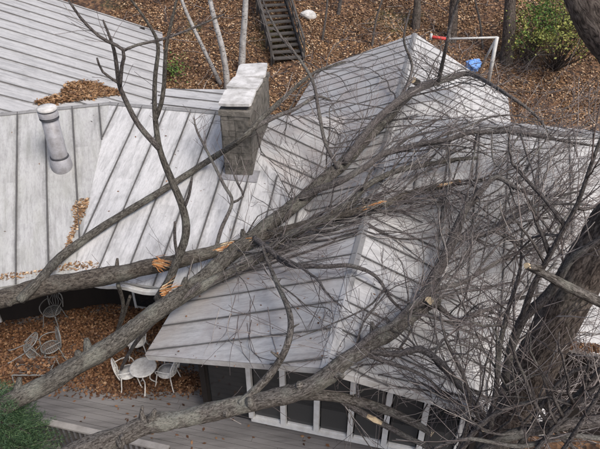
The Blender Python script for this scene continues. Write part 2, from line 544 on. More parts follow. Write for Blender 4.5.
def inside(pl, x, y):
    r = False; j = len(pl) - 1
    for i in range(len(pl)):
        xi, yi = pl[i]; xj, yj = pl[j]
        if (yi > y) != (yj > y) and x < (xj - xi) * (y - yi) / (yj - yi) + xi: r = not r
        j = i
    return r
def surf_z(x, y):
    z = -.0 if (-13 < x < 4 and 5 < y < 14) else -2.0
    if z < -1: z = ground_z(x, y)
    for pl, O, h, t in SLOPES:
        if inside(pl, x, y):
            zz = O.z + t * ((x - O.x) * h.x + (y - O.y) * h.y)
            if zz > z: z = zz
    return z
def on_surf(px, py, off=0.0):
    d = ray(px, py); t = 3.0
    while t < 120:
        p = CAMP + d * t
        if p.z <= surf_z(p.x, p.y) + off: return p
        t += .03
    return p

def plan_pt(base, U, h, u, s):
    return (base[0] + U[0] * u + h[0] * s, base[1] + U[1] * u + h[1] * s)

# central wing: long gable, ridge running away from the camera
P = Vector((.42, 6.46, 3.84)); hr = Vector((.235, .972, 0)).normalized(); pr = Vector((hr.y, -hr.x, 0))
B = P + hr * 18.05
HW = 3.82
Lf = P - pr * HW + hr * .83; Rf = P + pr * HW + hr * .83
Lb = B - pr * HW - hr * .8; Rb = B + pr * HW - hr * 1.9
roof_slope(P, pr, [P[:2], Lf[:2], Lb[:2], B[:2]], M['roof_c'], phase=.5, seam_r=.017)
roof_slope(P, -pr, [P[:2], Rf[:2], Rb[:2], B[:2]], M['roof_d'], phase=-.5, seam_r=.017)
# left wing: bent ridge with a valley where it turns
J = Vector((-5.42, 15.75, 4.4))
h1 = Vector((-.26, .966, 0)).normalized(); u1 = Vector((h1.y, -h1.x, 0))
h2 = Vector((.20, .98, 0)).normalized(); u2 = Vector((h2.y, -h2.x, 0))
EV = 5.05                                         # horizontal run ridge -> eave
bis = (h1 + h2).normalized()
vb = J - bis * (EV / bis.dot(h1))
roof_slope(J, h1, [J[:2], vb[:2], (vb - u1 * 9)[:2], (J - u1 * 10.4)[:2]], M['roof_moss'], phase=-.30)
K = J + u2 * 3.5
roof_slope(J, h2, [J[:2], K[:2], (K + u2 * EV - h2 * EV)[:2], vb[:2]], M['roof_a'], phase=.28)
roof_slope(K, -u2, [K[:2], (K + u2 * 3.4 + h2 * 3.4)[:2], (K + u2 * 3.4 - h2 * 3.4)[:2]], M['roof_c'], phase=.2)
# rear slopes of the left wing
roof_slope(J, -h1, [J[:2], (J - u1 * 10.4)[:2], (J - u1 * 10.4 + h1 * .5)[:2], (J + bis * .5)[:2]], M['roof_e'])
# low link roof behind the left wing
fo = Vector((-4.5, 15.55, 3.86))
roof_slope(fo, Vector((-.98, .2, 0)), [(-4.75, 15.75), (-4.4, 18.1), (-1.35, 18.2), (-1.5, 14.9)], M['roof_e'], tan=.03, phase=.1, width=.62)
# far left wing slope falling to the right
eo = Vector((-5.13, 21.3, 2.6)); hE = Vector((-.98, -.2, 0)).normalized()
e_dir = Vector((-.2, .98, 0)).normalized()
pE2 = eo + e_dir * 7.0
JL = J - u1 * 10.0
def at_d(p, d): return p + hE * d
roof_slope(eo, hE, [(-3.95, 15.6), pE2[:2], at_d(pE2, 7.6)[:2], (-13.6, 13.75), (-9.3, 14.77)], M['roof_e'], phase=.35, width=.92)
eB = at_d(eo, 7.6)
roof_slope(Vector((eB.x, eB.y, 2.6 + 7.6 * TANP)), -hE, [at_d(pE2, 7.6)[:2], at_d(pE2, 14)[:2], (-20, 13), (-13.6, 13.75)], M['roof_e'])
# right wing facing the camera
do = Vector((5.27, 8.25, 2.4))
RD = 5.4
K2 = do - pr * 2.2 + hr * RD; K2.z = do.z + RD * TANP
roof_slope(do, hr, [(do - pr * 7.0)[:2], (do + pr * 9)[:2], (do + pr * 9 + hr * RD)[:2], K2[:2]], M['roof_d'], phase=.22, seam_r=.017)
roof_slope(K2, pr, [K2[:2], (K2 - pr * 4.8 - hr * 5.4)[:2], (K2 - pr * 3 + hr * 3)[:2]], M['roof_d'])
roof_slope(K2, -hr, [K2[:2], (K2 + pr * 11.2)[:2], (K2 + pr * 11.2 + hr * 4)[:2], (K2 - pr * 3 + hr * 3)[:2]], M['roof_d'])

# ridge caps and eave trim
def hpart(mb, name, mat, smooth=False, parent=None):
    o = mb.build(name, mat, parent or house, smooth)
    o.location = HOFF if parent is None else (0, 0, 0)
    return o
for a, b_ in ((P, B), (J, J - u1 * 10), (J, K), (K2, K2 + pr * 11)):
    d = (b_ - a).normalized()
    side = Vector((d.y, -d.x, 0))
    mb = MB()
    for s_ in (-1, 1):
        up = Vector((0, 0, .022))
        mb.poly([a + up, b_ + up, b_ + up + side * s_ * .10 - Vector((0, 0, .035)), a + up + side * s_ * .10 - Vector((0, 0, .035))])
    hpart(mb, 'ridge_cap', M['roof_e'])
# gutters along the left wing, knocked out of line by the tree
for (a, b_, sag) in ((vb - u1 * 8.5, vb - u1 * .15, .07), (vb + u2 * .1, vb + u2 * 2.6, .07)):
    mb = MB()
    n = 14
    pts = []
    z = J.z - EV * TANP - .10
    for i in range(n + 1):
        t = i / n
        p = a.lerp(b_, t); p.z = z - sag * math.sin(t * math.pi * 2.3) ** 2 + .02
        p -= h1 * .06
        pts.append(p)
    for i in range(n):
        mb.bar(pts[i], pts[i + 1], .11, .09)
    hpart(mb, 'gutter', M['fascia'])

# ------------------------------------------------------------------ house: walls, doors, sunroom
def wall(a, b_, z0, z1, mat, th=.18, name='wall'):
    a, b_ = Vector(a[:2]).to_3d(), Vector(b_[:2]).to_3d()
    mb = MB().bar(a + Vector((0, 0, (z0 + z1) / 2)), b_ + Vector((0, 0, (z0 + z1) / 2)), th, z1 - z0)
    return hpart(mb, name, mat)
inA = 1.65
va = vb + bis * (inA / bis.dot(h1)); va.z = 0
wall(va - u1 * 8.4, va, -.9, 2.62, M['wall'])
wall(va, va + u2 * 3.2, -.9, 2.62, M['wall'])
wall(va + u2 * 3.2, va + u2 * 3.4 + h2 * 5, -.9, 2.3, M['wall'])
wall((-5.9, 20.9), (-7.2, 27.6), 0, 2.75, M['wall'])
wall((-5.9, 20.9), (-4.9, 16.3), -.9, 2.75, M['wall'])
wall((-7.2, 27.6), (-16, 25.8), 0, 3.0, M['wall'])
WL = Vector((-2.08, 8.54, 0)); wd = pr.copy()      # sunroom front wall line
WR = WL + wd * 5.75
wall(WL - wd * .0 + hr * .0, WL + hr * 14.5, -.9, 2.45, M['wall'])
wall(WR, WR + hr * 15, -.9, 2.45, M['wall'])
wall(WL + hr * 14.5, WR + hr * 14.8, -.3, 2.5, M['wall'])
wall(WL + hr * 2.6 + wd * .2, WR + hr * 2.6 - wd * .2, -.1, 2.7, M['wall'])
wdl = do + hr * .85
wall(wdl - pr * .3, wdl + pr * 8.6, -1.4, 2.62, M['wall'])
wall(wdl + pr * 8.6, wdl + pr * 8.6 + hr * 8.5, -1.4, 2.62, M['wall'])
# glass doors under the left wing eave
def door(base, U, h, w, z0, z1, panes):
    face = base - h * .10
    d = hpart(MB().bar(face + Vector((0, 0, z1 - .05)), face + U * w + Vector((0, 0, z1 - .05)), .08, .12), 'glass_door', M['trim'])
    for i in range(panes + 1):
        p = face + U * (w * i / panes)
        mb = MB().bar(p + Vector((0, 0, z0)), p + Vector((0, 0, z1 - .11)), .06, .06)
        o = mb.build('door_stile', M['trim'], d)
    mb = MB().bar(face + Vector((0, 0, z0 + .03)), face + U * w + Vector((0, 0, z0 + .03)), .065, .05)
    mb.build('threshold', M['trim'], d)
    for i in range(panes):
        p = face + U * (w * (i + .04) / panes); q = face + U * (w * (i + .96) / panes)
        MB().bar(p + Vector((0, 0, (z0 + z1) / 2)) - h * .012, q + Vector((0, 0, (z0 + z1) / 2)) - h * .012, .012, z1 - z0 - .22).build('pane', M['glass'], d)
    return d
door(va + u2 * .85, u2, h2, 1.7, .02, 2.1, 2)
door(va - u1 * 5.2, u1, h1, 2.4, .02, 2.1, 3)
# sunroom: sill, head, posts and panes
sun_room = hpart(MB().bar(WL + wd * 1.05 + Vector((0, 0, .17)), WR + Vector((0, 0, .17)), .16, .10), 'sunroom_sill', M['trim'])
hpart(MB().bar(WL - wd * .1 + Vector((0, 0, 2.35)), WR + wd * .1 + Vector((0, 0, 2.35)), .14, .16), 'sunroom_head_beam', M['trim'])
hpart(MB().bar(WL + wd * 1.0 + Vector((0, 0, -.12)) + hr * .1, WR + Vector((0, 0, -.12)) + hr * .1, .14, .48), 'sunroom_plinth', M['wall'])
xs_ = [1.05, 1.78, 2.51, 3.24, 3.97, 4.70, 5.43]
for i, u in enumerate(xs_):
    p = WL + wd * u - hr * .012
    w = .115 if i else .10
    hpart(MB().bar(p + Vector((0, 0, .222)), p + Vector((0, 0, 2.268)), w, .13, up=hr), 'sunroom_post', M['trim'])
for i in range(len(xs_) - 1):
    a = WL + wd * (xs_[i] + .085); b_ = WL + wd * (xs_[i + 1] - .085)
    win = hpart(MB().bar(a + Vector((0, 0, .245)), b_ + Vector((0, 0, .245)), .05, .045), 'window', M['trim'])
    MB().bar(a + Vector((0, 0, .60)) + hr * .02, b_ + Vector((0, 0, .60)) + hr * .02, .012, .66).build('lower_pane', M['reflection_glass'], win)
    MB().bar(a + Vector((0, 0, 1.60)) + hr * .01, b_ + Vector((0, 0, 1.60)) + hr * .01, .012, 1.32).build('upper_pane', M['glass'], win)
hpart(MB().bar(WL + wd * .06 + Vector((0, 0, 1.1)) + hr * .06, WL + wd * .98 + Vector((0, 0, 1.1)) + hr * .06, .03, 2.2), 'screen_door', M['glass'])
hpart(MB().bar(WL + Vector((0, 0, 0)), WL + Vector((0, 0, 2.26)), .12, .12, up=hr), 'sunroom_post', M['wall'])
# triangular gable wall above the head beam
a, b_, c = WL + Vector((0, 0, 2.43)), WR + Vector((0, 0, 2.43)), None
ap = WL + wd * (P - WL).dot(wd); ap.z = 3.70
mb = MB().poly([a, b_, ap]).poly([a + hr * .1, ap + hr * .1, b_ + hr * .1])
hpart(mb, 'gable_wall', M['wall'])

# ------------------------------------------------------------------ chimney
ch_dir = Vector((.13, .99, 0)).normalized(); ch_u = Vector((ch_dir.y, -ch_dir.x, 0))
cf = at_z(234, 104, 5.55)
CL, CW = 2.6, .68
CZ = 5.55 - 5.9
def chim_box(c, w, l, z0, z1, mb, jitter=0):
    Mx = Matrix((ch_u, ch_dir, Vector((0, 0, 1)))).transposed()
    mb.box((c.x, c.y, (z0 + z1) / 2), (w, l, z1 - z0), Mx)
cc = Vector((cf.x, cf.y, 0)) + ch_dir * CL / 2
mb = MB()
# shaft with slightly irregular surface
nzr, nsd = 26, []
per = []
for (a0, b0, n) in (((-1, -1), (1, -1), 8), ((1, -1), (1, 1), 24), ((1, 1), (-1, 1), 8), ((-1, 1), (-1, -1), 24)):
    for i in range(n):
        t = i / n
        per.append((a0[0] + (b0[0] - a0[0]) * t, a0[1] + (b0[1] - a0[1]) * t))
zz = [2.2 + (3.42 + CZ) * i / nzr for i in range(nzr + 1)]
for z in zz:
    for (a_, b0) in per:
        p = cc + ch_u * a_ * (CW / 2 + .0) + ch_dir * b0 * CL / 2
        p.z = z
        k = noise.noise(p * 4.0) * .025 + noise.noise(p * 11) * .014
        o_ = (ch_u * a_ * (1 if abs(a_) > .98 else 0) + ch_dir * b0 * (1 if abs(b0) > .98 else 0))
        p = p + o_ * k
        mb.v.append(p); mb.a.append(tuple(p))
npz = len(per)
for i in range(nzr):
    for k in range(npz):
        k2 = (k + 1) % npz
        mb.f.append((i * npz + k, i * npz + k2, (i + 1) * npz + k2, (i + 1) * npz + k))
chim = hpart(mb, 'chimney', M['stone'])
Mc = Matrix((ch_u, ch_dir, Vector((0, 0, 1)))).transposed()
ztop = 5.59 + CZ
for (nrm, axis, half, out) in ((-ch_dir, ch_u, CW / 2, CL / 2), (ch_u, ch_dir, CL / 2, CW / 2), (-ch_u, ch_dir, CL / 2, CW / 2), (ch_dir, ch_u, CW / 2, CL / 2)):
    z = 3.0
    while z < ztop - .06:
        hh = min(random.uniform(.10, .30), ztop - z)
        x = -half
        while x < half - .02:
            ww = min(random.uniform(.16, .42), half - x)
            if half - x - ww < .10: ww = half - x
            c_ = cc + axis * (x + ww / 2) + nrm * (out + random.uniform(-.008, .010)); c_.z = z + hh / 2
            fr_ = Matrix((axis, nrm, Vector((0, 0, 1)))).transposed() @ Matrix.Rotation(random.uniform(-.05, .05), 3, 'Y')
            MB().box(c_, (ww - .010, .05, hh - .010), fr_).build('stone', M['stone'], chim)
            x += ww
        z += hh
mb = MB(); chim_box(cc, CW + .10, CL + .10, 5.60 + CZ, 5.72 + CZ, mb); mb.build('crown', M['stone'], chim)
for i in range(3):
    c0 = cc + ch_dir * (-CL / 2 + CL * (i + .5) / 3)
    mb = MB(); chim_box(c0, CW - .14, CL / 3 - .22, 5.72 + CZ, 5.83 + CZ, mb); mb.build('flue', M['pipe_dark'], chim)
    Mx = (Matrix((ch_u, ch_dir, Vector((0, 0, 1)))).transposed() @ Matrix.Rotation(R((2.5, -3, 3.5)[i]), 3, 'X') @ Matrix.Rotation(R((-2, 1.5, -4)[i]), 3, 'Y') @ Matrix.Rotation(R((1, -2, 5)[i]), 3, 'Z'))
    mb = MB()
    W2, L2 = (CW + .10) / 2, (CL / 3 - (.02, .05, .03)[i]) / 2
    pl = [(-W2, -L2 * .96), (-W2 * .5, -L2 * 1.03), (W2 * .9, -L2), (W2, -L2 * .85), (W2 * .98, L2 * .9), (W2 * .6, L2), (-W2 * .9, L2 * .97), (-W2, L2 * .7)]
    M4 = Matrix.Translation((c0.x, c0.y, 5.885 + CZ + .012 * i)) @ Mx.to_4x4()
    mb.prism(pl, M4, -.035, .035)
    mb.build('cap_slab', M['slab'], chim)
U_ = u2; V_ = Vector((h2.x * COSP, h2.y * COSP, TANP * COSP))
c_ = cc - ch_dir * (CL / 2 + .05); c_.z = surf_z(c_.x, c_.y) + .02
mb = MB()
q = [c_ - U_ * .52 - V_ * .16, c_ + U_ * .52 - V_ * .16, c_ + U_ * .52 + V_ * .22, c_ - U_ * .52 + V_ * .22]
mb.poly(q).poly([p - Vector((0, 0, .012)) for p in reversed(q)])
mb.build('flashing', M['pipe'], chim)
# metal flue pipe
fb = on_surf(62, 166)
fp = hpart(MB().lathe([(.215, -.3), (.21, .12), (.205, 1.46), (.0, 1.461)], fb, 28), 'flue_pipe', M['pipe'], True)
MB().lathe([(.275, -.12), (.27, .05), (.25, .24), (.222, .26), (.215, .27)], fb, 28).build('flashing_collar', M['pipe'], fp, True)
MB().lathe([(.222, .26), (.232, .27), (.232, .305), (.215, .31)], fb, 28).build('clamp_band', M['pipe_dark'], fp, True)
MB().lathe([(.222, 1.34), (.236, 1.35), (.236, 1.38), (.215, 1.385)], fb, 28).build('clamp_band', M['pipe_dark'], fp, True)
MB().lathe([(.20, 1.44), (.20, 1.66)], fb, 28).build('cap_screen', M['pipe_dark'], fp, True)
MB().lathe([(.238, 1.41), (.24, 1.545), (.23, 1.548)], fb, 28).build('cap_collar', M['pipe'], fp, True)
MB().lathe([(.235, 1.585), (.24, 1.61), (.235, 1.64), (.20, 1.66), (.02, 1.67)], fb, 28).build('cap_lid', M['slab'], fp, True)

# ------------------------------------------------------------------ deck
dk0 = Vector((-5.5, 7.58, 0))                      # deck front edge under the railing
def dk(u, s): return dk0 + pr * u + hr * s
deck = MB()
c4 = [dk(-9, -.05), dk(9.2, -.05), dk(9.2, 6.4), dk(-9, 6.4)]
b_ = MB().prism([(p.x, p.y) for p in c4], Matrix.Identity(4), -.30, -.032).build('deck', M['oldwood'])
tag(b_, kind='structure')
mb = MB()
bw = .138
nb = int(6.4 / bw)
for i in range(nb):
    u = -9.0
    while u < 9.2:
        L = random.uniform(2.6, 4.4)
        u2_ = min(9.2, u + L)
        p, q = dk(u + .003, i * bw + bw / 2), dk(u2_ - .003, i * bw + bw / 2)
        dz = random.uniform(-.003, .003)
        mb.bar(p + Vector((0, 0, -.016 + dz)), q + Vector((0, 0, -.016 + dz)), bw - random.uniform(.006, .010), .028)
        u = u2_
o = mb.build('deck_boards', M['deckwood'], b_); tag(o, kind='stuff')

# railing at the deck front edge
rl = empty('deck_railing', dk(0, .05))
tag(rl, 'pale wooden deck railing half hidden by evergreen boughs', 'railing')
def rpart(mb, name, mat):
    o = mb.build(name, mat, rl); o.location = -rl.location; return o
rpart(MB().bar(dk(-4, .05) + Vector((0, 0, 1.0)), dk(3.0, .05) + Vector((0, 0, 1.0)), .13, .045), 'top_rail', M['rail'])
rpart(MB().bar(dk(-4, .05) + Vector((0, 0, .14)), dk(3.0, .05) + Vector((0, 0, .14)), .06, .06), 'bottom_rail', M['rail'])
bal = MB().bar((0, 0, .171), (0, 0, .976), .036, .036).mesh('baluster', M['oldwood'])
u = -3.9
while u < 3.0:
    if abs((u + 4) % 1.75) > .09:
        link('baluster', bal, rl, dk(u, .05) - rl.location)
    u += .125
pst = MB().bar((0, 0, -.3), (0, 0, .977), .09, .09).mesh('post', M['oldwood'])
for k in range(5):
    link('post', pst, rl, dk(-4 + k * 1.75 - (.02 if k == 4 else -.02), .05) - rl.location)

# ------------------------------------------------------------------ trees: generators
def catmull(pts, rad, step=.12):
    pts = [Vector(p) for p in pts]
    out, rr = [], []
    n = len(pts)
    for i in range(n - 1):
        p0 = pts[max(0, i - 1)]; p1 = pts[i]; p2 = pts[i + 1]; p3 = pts[min(n - 1, i + 2)]
        k = max(2, int((p2 - p1).length / step))
        for j in range(k):
            t = j / k
            a = (2 * p1 + (p2 - p0) * t + (2 * p0 - 5 * p1 + 4 * p2 - p3) * t * t + (3 * p1 - p0 - 3 * p2 + p3) * t ** 3) * .5
            out.append(a); rr.append(rad[i] + (rad[i + 1] - rad[i]) * t)
    out.append(pts[-1]); rr.append(rad[-1])
    return out, rr

def spec(s):
    """(px, py, off) rests on the surface below with that clearance; (px, py, 'z', h); (px, py, 'y', d)"""
    if len(s) == 3: return on_surf(*s)
    return at_z(s[0], s[1], s[3]) if s[2] == 'z' else at_y(s[0], s[1], s[3])

class Tree:
    def __init__(t, name, label, cat, base, twigmat='twig'):
        t.root = empty(name, base)
        tag(t.root, label, cat)
        t.off = -Vector(base)
        t.tw = MB()
        t.paths = []
        t.twigmat = twigmat
    def part(t, mb, name, mat, smooth=True, parent=None):
        o = mb.build(name, mat, parent or t.root, smooth)
        if parent is None: o.location = t.off
        return o
    def limb(t, specs, rpx, mat, name='branch', sides=10, rough=.10, step=.12, wob=.0, cut=None, keep=True):
        pts = [spec(s) if not isinstance(s, Vector) else s for s in specs]
        rad = [r * depth(p) / FPX for r, p in zip(rpx, pts)]
        pts, rad = catmull(pts, rad, step)
        if wob:
            for i, p in enumerate(pts):
                k = min(1.0, i / 6)
                pts[i] = p + Vector((noise.noise(p * 1.3), noise.noise(p * 1.3 + Vector((9, 0, 0))), noise.noise(p * 1.3 + Vector((0, 7, 0))))) * wob * k
        mb = MB().tube(pts, rad, sides, True, rough)
        o = t.part(mb, name, mat)
        if keep: t.paths.append((pts, rad))
        if cut:                                           # pale sawn or snapped end
            e = pts[-1]; d = (pts[-1] - pts[-2]).normalized()
            mb = MB().tube([e - d * .02, e + d * .012], [rad[-1] * .98, rad[-1] * .9], sides)
            t.part(mb, 'cut_face', M[cut], False)
        return pts, rad
    def mid(t, a, b_, r0, r1=.006, sag=0.0, wob=.10, sides=6, mat=None, name='branch'):
        n = max(5, int((b_ - a).length / .22))
        seed = Vector((random.uniform(0, 99), random.uniform(0, 99), 0))
        side = Vector((random.uniform(-1, 1), random.uniform(-1, 1), random.uniform(-.2, .6))) * (b_ - a).length * .14
        pts, rad = [], []
        for i in range(n + 1):
            s = i / n
            p = a.lerp(b_, s) + side * math.sin(s * math.pi) + Vector((0, 0, -sag * math.sin(s * math.pi)))
            w = min(1, s * 3)
            p += Vector((noise.noise(p * 1.1 + seed), noise.noise(p * 1.1 + seed + Vector((5, 3, 0))), noise.noise(p * 1.1 + seed + Vector((0, 0, 8))))) * wob * 3 * w
            p += Vector((noise.noise(p * 4 + seed), noise.noise(p * 4 + seed + Vector((5, 3, 0))), noise.noise(p * 4 + seed + Vector((0, 0, 8))))) * wob * .5 * w
            if i > 1: p.z = max(p.z, surf_z(p.x, p.y) + .03)
            pts.append(p); rad.append(r0 * (1 - s) ** .8 + r1)
        mb = MB().tube(pts, rad, sides, True, .12)
        t.part(mb, name, mat or M['bark_limb'])
        t.paths.append((pts, rad))
        return pts, rad
    def twig(t, p, d, L, r, lvl, up=.05, sides=3):
        n = max(4, int(L / .13))
        pts = [p]; cur = p.copy(); dd = d.normalized()
        st = L / n
        curl = Vector((random.gauss(0, 1), random.gauss(0, 1), random.gauss(0, .7))) * .05
        flip = random.uniform(.25, .8) * n; amp = random.uniform(-1.2, .6)
        for i in range(n):
            dd = (dd + curl * (1.0 if i < flip else amp) + Vector((random.gauss(0, .085), random.gauss(0, .085), random.gauss(0, .075) + up))).normalized()
            cur = cur + dd * st
            z = surf_z(cur.x, cur.y) + .015
            if cur.z < z: cur.z = z; dd.z = abs(dd.z) * .3
            pts.append(cur.copy())
        rad = [max(.0042, r * (1 - .75 * i / n)) for i in range(n + 1)]
        t.tw.tube(pts, rad, sides, False)
        if lvl > 0:
            k = max(1, int(L * random.uniform(1.6, 3.4)))
            for _ in range(k):
                i = random.randint(1, n - 1) if n > 2 else 1
                ax = (pts[i + 1] - pts[i]).normalized()
                ang = R(random.uniform(14, 42))
                perp = ax.cross(Vector((random.gauss(0, 1), random.gauss(0, 1), random.gauss(0, 1)))).normalized()
                nd = ax * math.cos(ang) + perp * math.sin(ang)
                t.twig(pts[i], nd, L * random.uniform(.35, .75), max(.0042, r * .66), lvl - 1, up, 3)
    def twigs_on(t, path, n, Lr, lvl=1, t0=.15, t1=1.0, rr=(.007, .014), up=.04, ang=(18, 60)):
        pts, rad = path
        m_ = len(pts)
        for _ in range(n):
            i = min(m_ - 2, max(1, int(m_ * random.uniform(t0, t1))))
            ax = (pts[i + 1] - pts[i - 1]).normalized()
            a = R(random.uniform(*ang))
            perp = ax.cross(Vector((random.gauss(0, 1), random.gauss(0, 1), random.gauss(0, 1) + .35))).normalized()
            t.twig(pts[i], ax * math.cos(a) + perp * math.sin(a), random.uniform(*Lr), min(rad[i] * .7, random.uniform(*rr)), lvl, up)
    def finish(t, name='twigs'):
        if t.tw.v:
            o = t.part(t.tw, name, M[t.twigmat], True)
            o['kind'] = 'stuff'
    def splinter(t, p, d, n, L, w, mat='wood_orange', spread=.22):
        d = d.normalized()
        sx = d.cross(Vector((0, 0, 1))).normalized(); sy = sx.cross(d)
        for _ in range(n):
            dd = (d + Vector((random.gauss(0, spread), random.gauss(0, spread), random.gauss(0, spread)))).normalized()
            q = p + sx * random.gauss(0, w) + sy * random.gauss(0, w * .8) - d * random.uniform(.05, .16)
            l = L * random.uniform(.5, 1.25)
            k = random.uniform(.008, .020)
            mb = MB().tube([q, q + dd * l * .35, q + dd * l * .7 + sx * random.gauss(0, .02), q + dd * l], [k, k * .9, k * .5, .003], 5, True, .35, 14, flat=.45)
            t.part(mb, 'splinter', M[random.choice((mat, mat, 'wood_pale'))], False)
    def torn(t, path, px0, px1, mat='wood_orange', k=.75, view=.55):
        """strip of exposed wood along part of a limb, on its upper camera-facing side"""
        pts, rad = path
        sel = [i for i, p in enumerate(pts) if px0 <= 300 + FPX * p.x / depth(p) <= px1]
        pp = [pts[i] for i in sel]; rr = [rad[i] for i in sel]
        m_ = len(pp)
        if m_ < 3: return
        sd = [((CAMP - p).normalized() + Vector((0, 0, .35))).normalized() for p in pp]
        for q in range(26):
            a = random.randint(0, max(0, m_ - 4)); e = min(m_ - 1, a + random.randint(3, max(4, m_ // 2)))
            lat = random.gauss(0, .5)
            pp2, rr2 = [], []
            for i in range(a, e + 1):
                tdir = (pp[min(i + 1, m_ - 1)] - pp[max(i - 1, 0)]).normalized()
                sx = tdir.cross(sd[i]).normalized()
                w = math.sin(math.pi * min(1, max(0, (i - a) / max(1, e - a)))) 
                env = math.sin(math.pi * (i + .5) / m_) ** .5
                c_ = max(-.8, min(.8, lat)) * env
                pp2.append(pp[i] + sx * rr[i] * c_ * k + sd[i] * rr[i] * (math.sqrt(1 - c_ * c_ * .8) * .99 + random.uniform(-.02, .06)))
                rr2.append(rr[i] * random.uniform(.10, .16) * max(.15, w))
            if len(pp2) > 2: t.part(MB().tube(pp2, rr2, 5, True, .4, 12), 'torn_fibre', M[mat if random.random() < .72 else 'wood_pale'], False)
def along(path, t):
    pts, rad = path
    return pts[min(len(pts) - 1, int(t * (len(pts) - 1)))]

# ------------------------------------------------------------------ fallen tree 1: long grey trunk lying over the house
T1 = Tree('fallen_tree', 'long grey fallen trunk lying diagonally from the deck up over the roof ridge', 'fallen tree', (-6.3, 8.4, 0))
a1 = T1.limb([(-45, 432, 'z', 2.2), (-5, 410, 'z', 2.35), (50, 382, 'z', 2.5), (110, 346, 'z', 2.68), (165, 306, 'z', 2.9), (205, 277, .36), (250, 240, .36), (300, 200, .36), (340, 166, .34), (380, 125, .30), (412, 91, .35)],
             [9.8, 9.6, 9.4, 9.2, 8.9, 8.6, 7.8, 6.9, 6.1, 5.0, 3.8], M['bark_main'], 'trunk', 26, .19, .06, wob=.05, cut='wood_pale')
a1b = T1.limb([(170, 303, 'z', 2.9), (225, 275, .25), (285, 240, .22), (330, 215, .3), (375, 180, .4), (425, 165, .5), (480, 158, .6)],
              [5.5, 5, 4.4, 3.8, 3.2, 2.6, 1.6], M['bark_main'], 'branch', 12, .12, wob=.10)
a1c = T1.limb([(345, 162, .5), (375, 122, .7), (412, 92, .8), (450, 78, 1.0), (470, 74, 1.05), (500, 90, 1.0), (533, 113, .9), (548, 132, .8)],
              [3.6, 3.8, 4, 3.6, 2.4, 1.8, 1.4, .9], M['bark_limb'], 'branch', 9, .1)
a1d = T1.limb([(300, 198, .5), (345, 176, .75), (395, 150, .9), (450, 138, 1.2), (510, 132, 1.4), (560, 140, 1.4), (610, 150, 1.5)],
              [3.8, 3.4, 3, 2.5, 2, 1.5, 1], M['bark_limb'], 'branch', 9, .1, wob=.12)
a1e = T1.limb([(255, 238, .45), (285, 262, .35), (320, 268, .3), (350, 265, .3), (375, 274, .3), (392, 300, .25), (412, 318, .2)],
              [3.2, 2.8, 2.4, 2.2, 1.9, 1.5, .9], M['bark_limb'], 'branch', 9, .1, wob=.06)
a1f = T1.limb([(395, 108, .5), (412, 70, 1.2), (404, 40, 2.0), (410, 10, 2.8)], [1.8, 1.5, 1.2, .8], M['bark_limb'], 'branch', 7, .1)
a1g = T1.limb([(438, 84, .9), (445, 52, 1.9), (452, 20, 2.7), (462, -10, 3.4)], [2.4, 1.8, 1.4, 1], M['bark_limb'], 'branch', 7, .1)
a1h = T1.limb([(200, 284, 'z', 3.1), (150, 326, 'z', 2.5), (128, 355, 'z', 1.2), (120, 372, 'z', .3)], [3, 2.5, 2, 1.4], M['bark_limb'], 'branch', 7, .1)

# ------------------------------------------------------------------ fallen tree 2: snapped trunk along the left eave
T2 = Tree('fallen_tree', 'snapped brown trunk lying along the left eave with orange splintered wood', 'fallen tree', (-9.0, 9.5, 0))
a2 = T2.limb([(-40, 311, 'z', 2.55), (0, 299, 'z', 2.7), (50, 286, 'z', 2.82), (100, 277, 'z', 2.9), (150, 268, 'z', 2.98), (195, 257, 'z', 3.02), (245, 243, .28), (290, 230, .26), (335, 216, .26), (375, 205, .28), (420, 192, .4), (460, 181, .5)],
             [9.7, 9.4, 9.1, 8.6, 7.7, 6.7, 5.7, 4.7, 4.2, 3.9, 3.4, 2.7], M['bark_broken'], 'trunk', 24, .20, .06, wob=.05, cut='wood_orange')
T2.torn(a2, 212, 244, k=.9, view=.30); T2.torn(a2, 352, 388); T2.torn(a2, 434, 456); T2.torn(a2, 152, 164, k=.6, view=.5)
T2.splinter(at_z(159, 264, 3.30), Vector((.9, -.25, -.10)), 22, .36, .07)
T2.splinter(at_z(166, 289, 3.05), Vector((.9, .25, .15)), 22, .42, .06)
T2.splinter(at_z(247, 240, 3.25), Vector((.8, .3, .1)), 12, .3, .05)
a2b = T2.limb([(20, 300, 'z', 2.75), (40, 280, 'z', 3.0), (62, 256, .22), (110, 222, .2), (160, 192, .22), (205, 163, .25), (240, 140, 'y', 12.3), (262, 118, 'y', 12.9), (285, 97, 'y', 14.2), (314, 73, 'y', 16.6), (345, 62, 'y', 18.4)],
              [4.9, 4.8, 4.6, 3.8, 3.5, 3.2, 2.9, 2.5, 2.0, 1.5, 0.9], M['bark_main'], 'branch', 11, .12)
a2c = T2.limb([(250, 130, 'y', 12.5), (275, 117, 'y', 13.0), (295, 109, 'y', 13.8), (316, 97, 'y', 14.8), (330, 100, 'y', 15.4)], [2.8, 2.4, 2, 1.6, 1], M['bark_limb'], 'branch', 8, .1)
y0 = 9.7
a2d = T2.limb([(158, 300, 'z', 2.55), (168, 283, 'y', 9.6), (178, 258, 'y', 9.72), (186, 233, 'y', 9.8), (183, 208, 'y', 9.9), (172, 181, 'y', 9.95), (160, 150, 'y', 10.0), (155, 115, 'y', 10.1), (155, 80, 'y', 10.2), (158, 45, 'y', 10.3), (147, 22, 'y', 10.3), (128, -4, 'y', 10.3)],
              [5.1, 4.6, 4.2, 4.1, 3.9, 3.6, 3.1, 2.5, 2.2, 2.0, 1.4, 1.0], M['bark_main'], 'branch', 11, .12)
def py(lst, y, dy=.0): return [(a, b_, 'y', y + dy * i) for i, (a, b_) in enumerate(lst)]
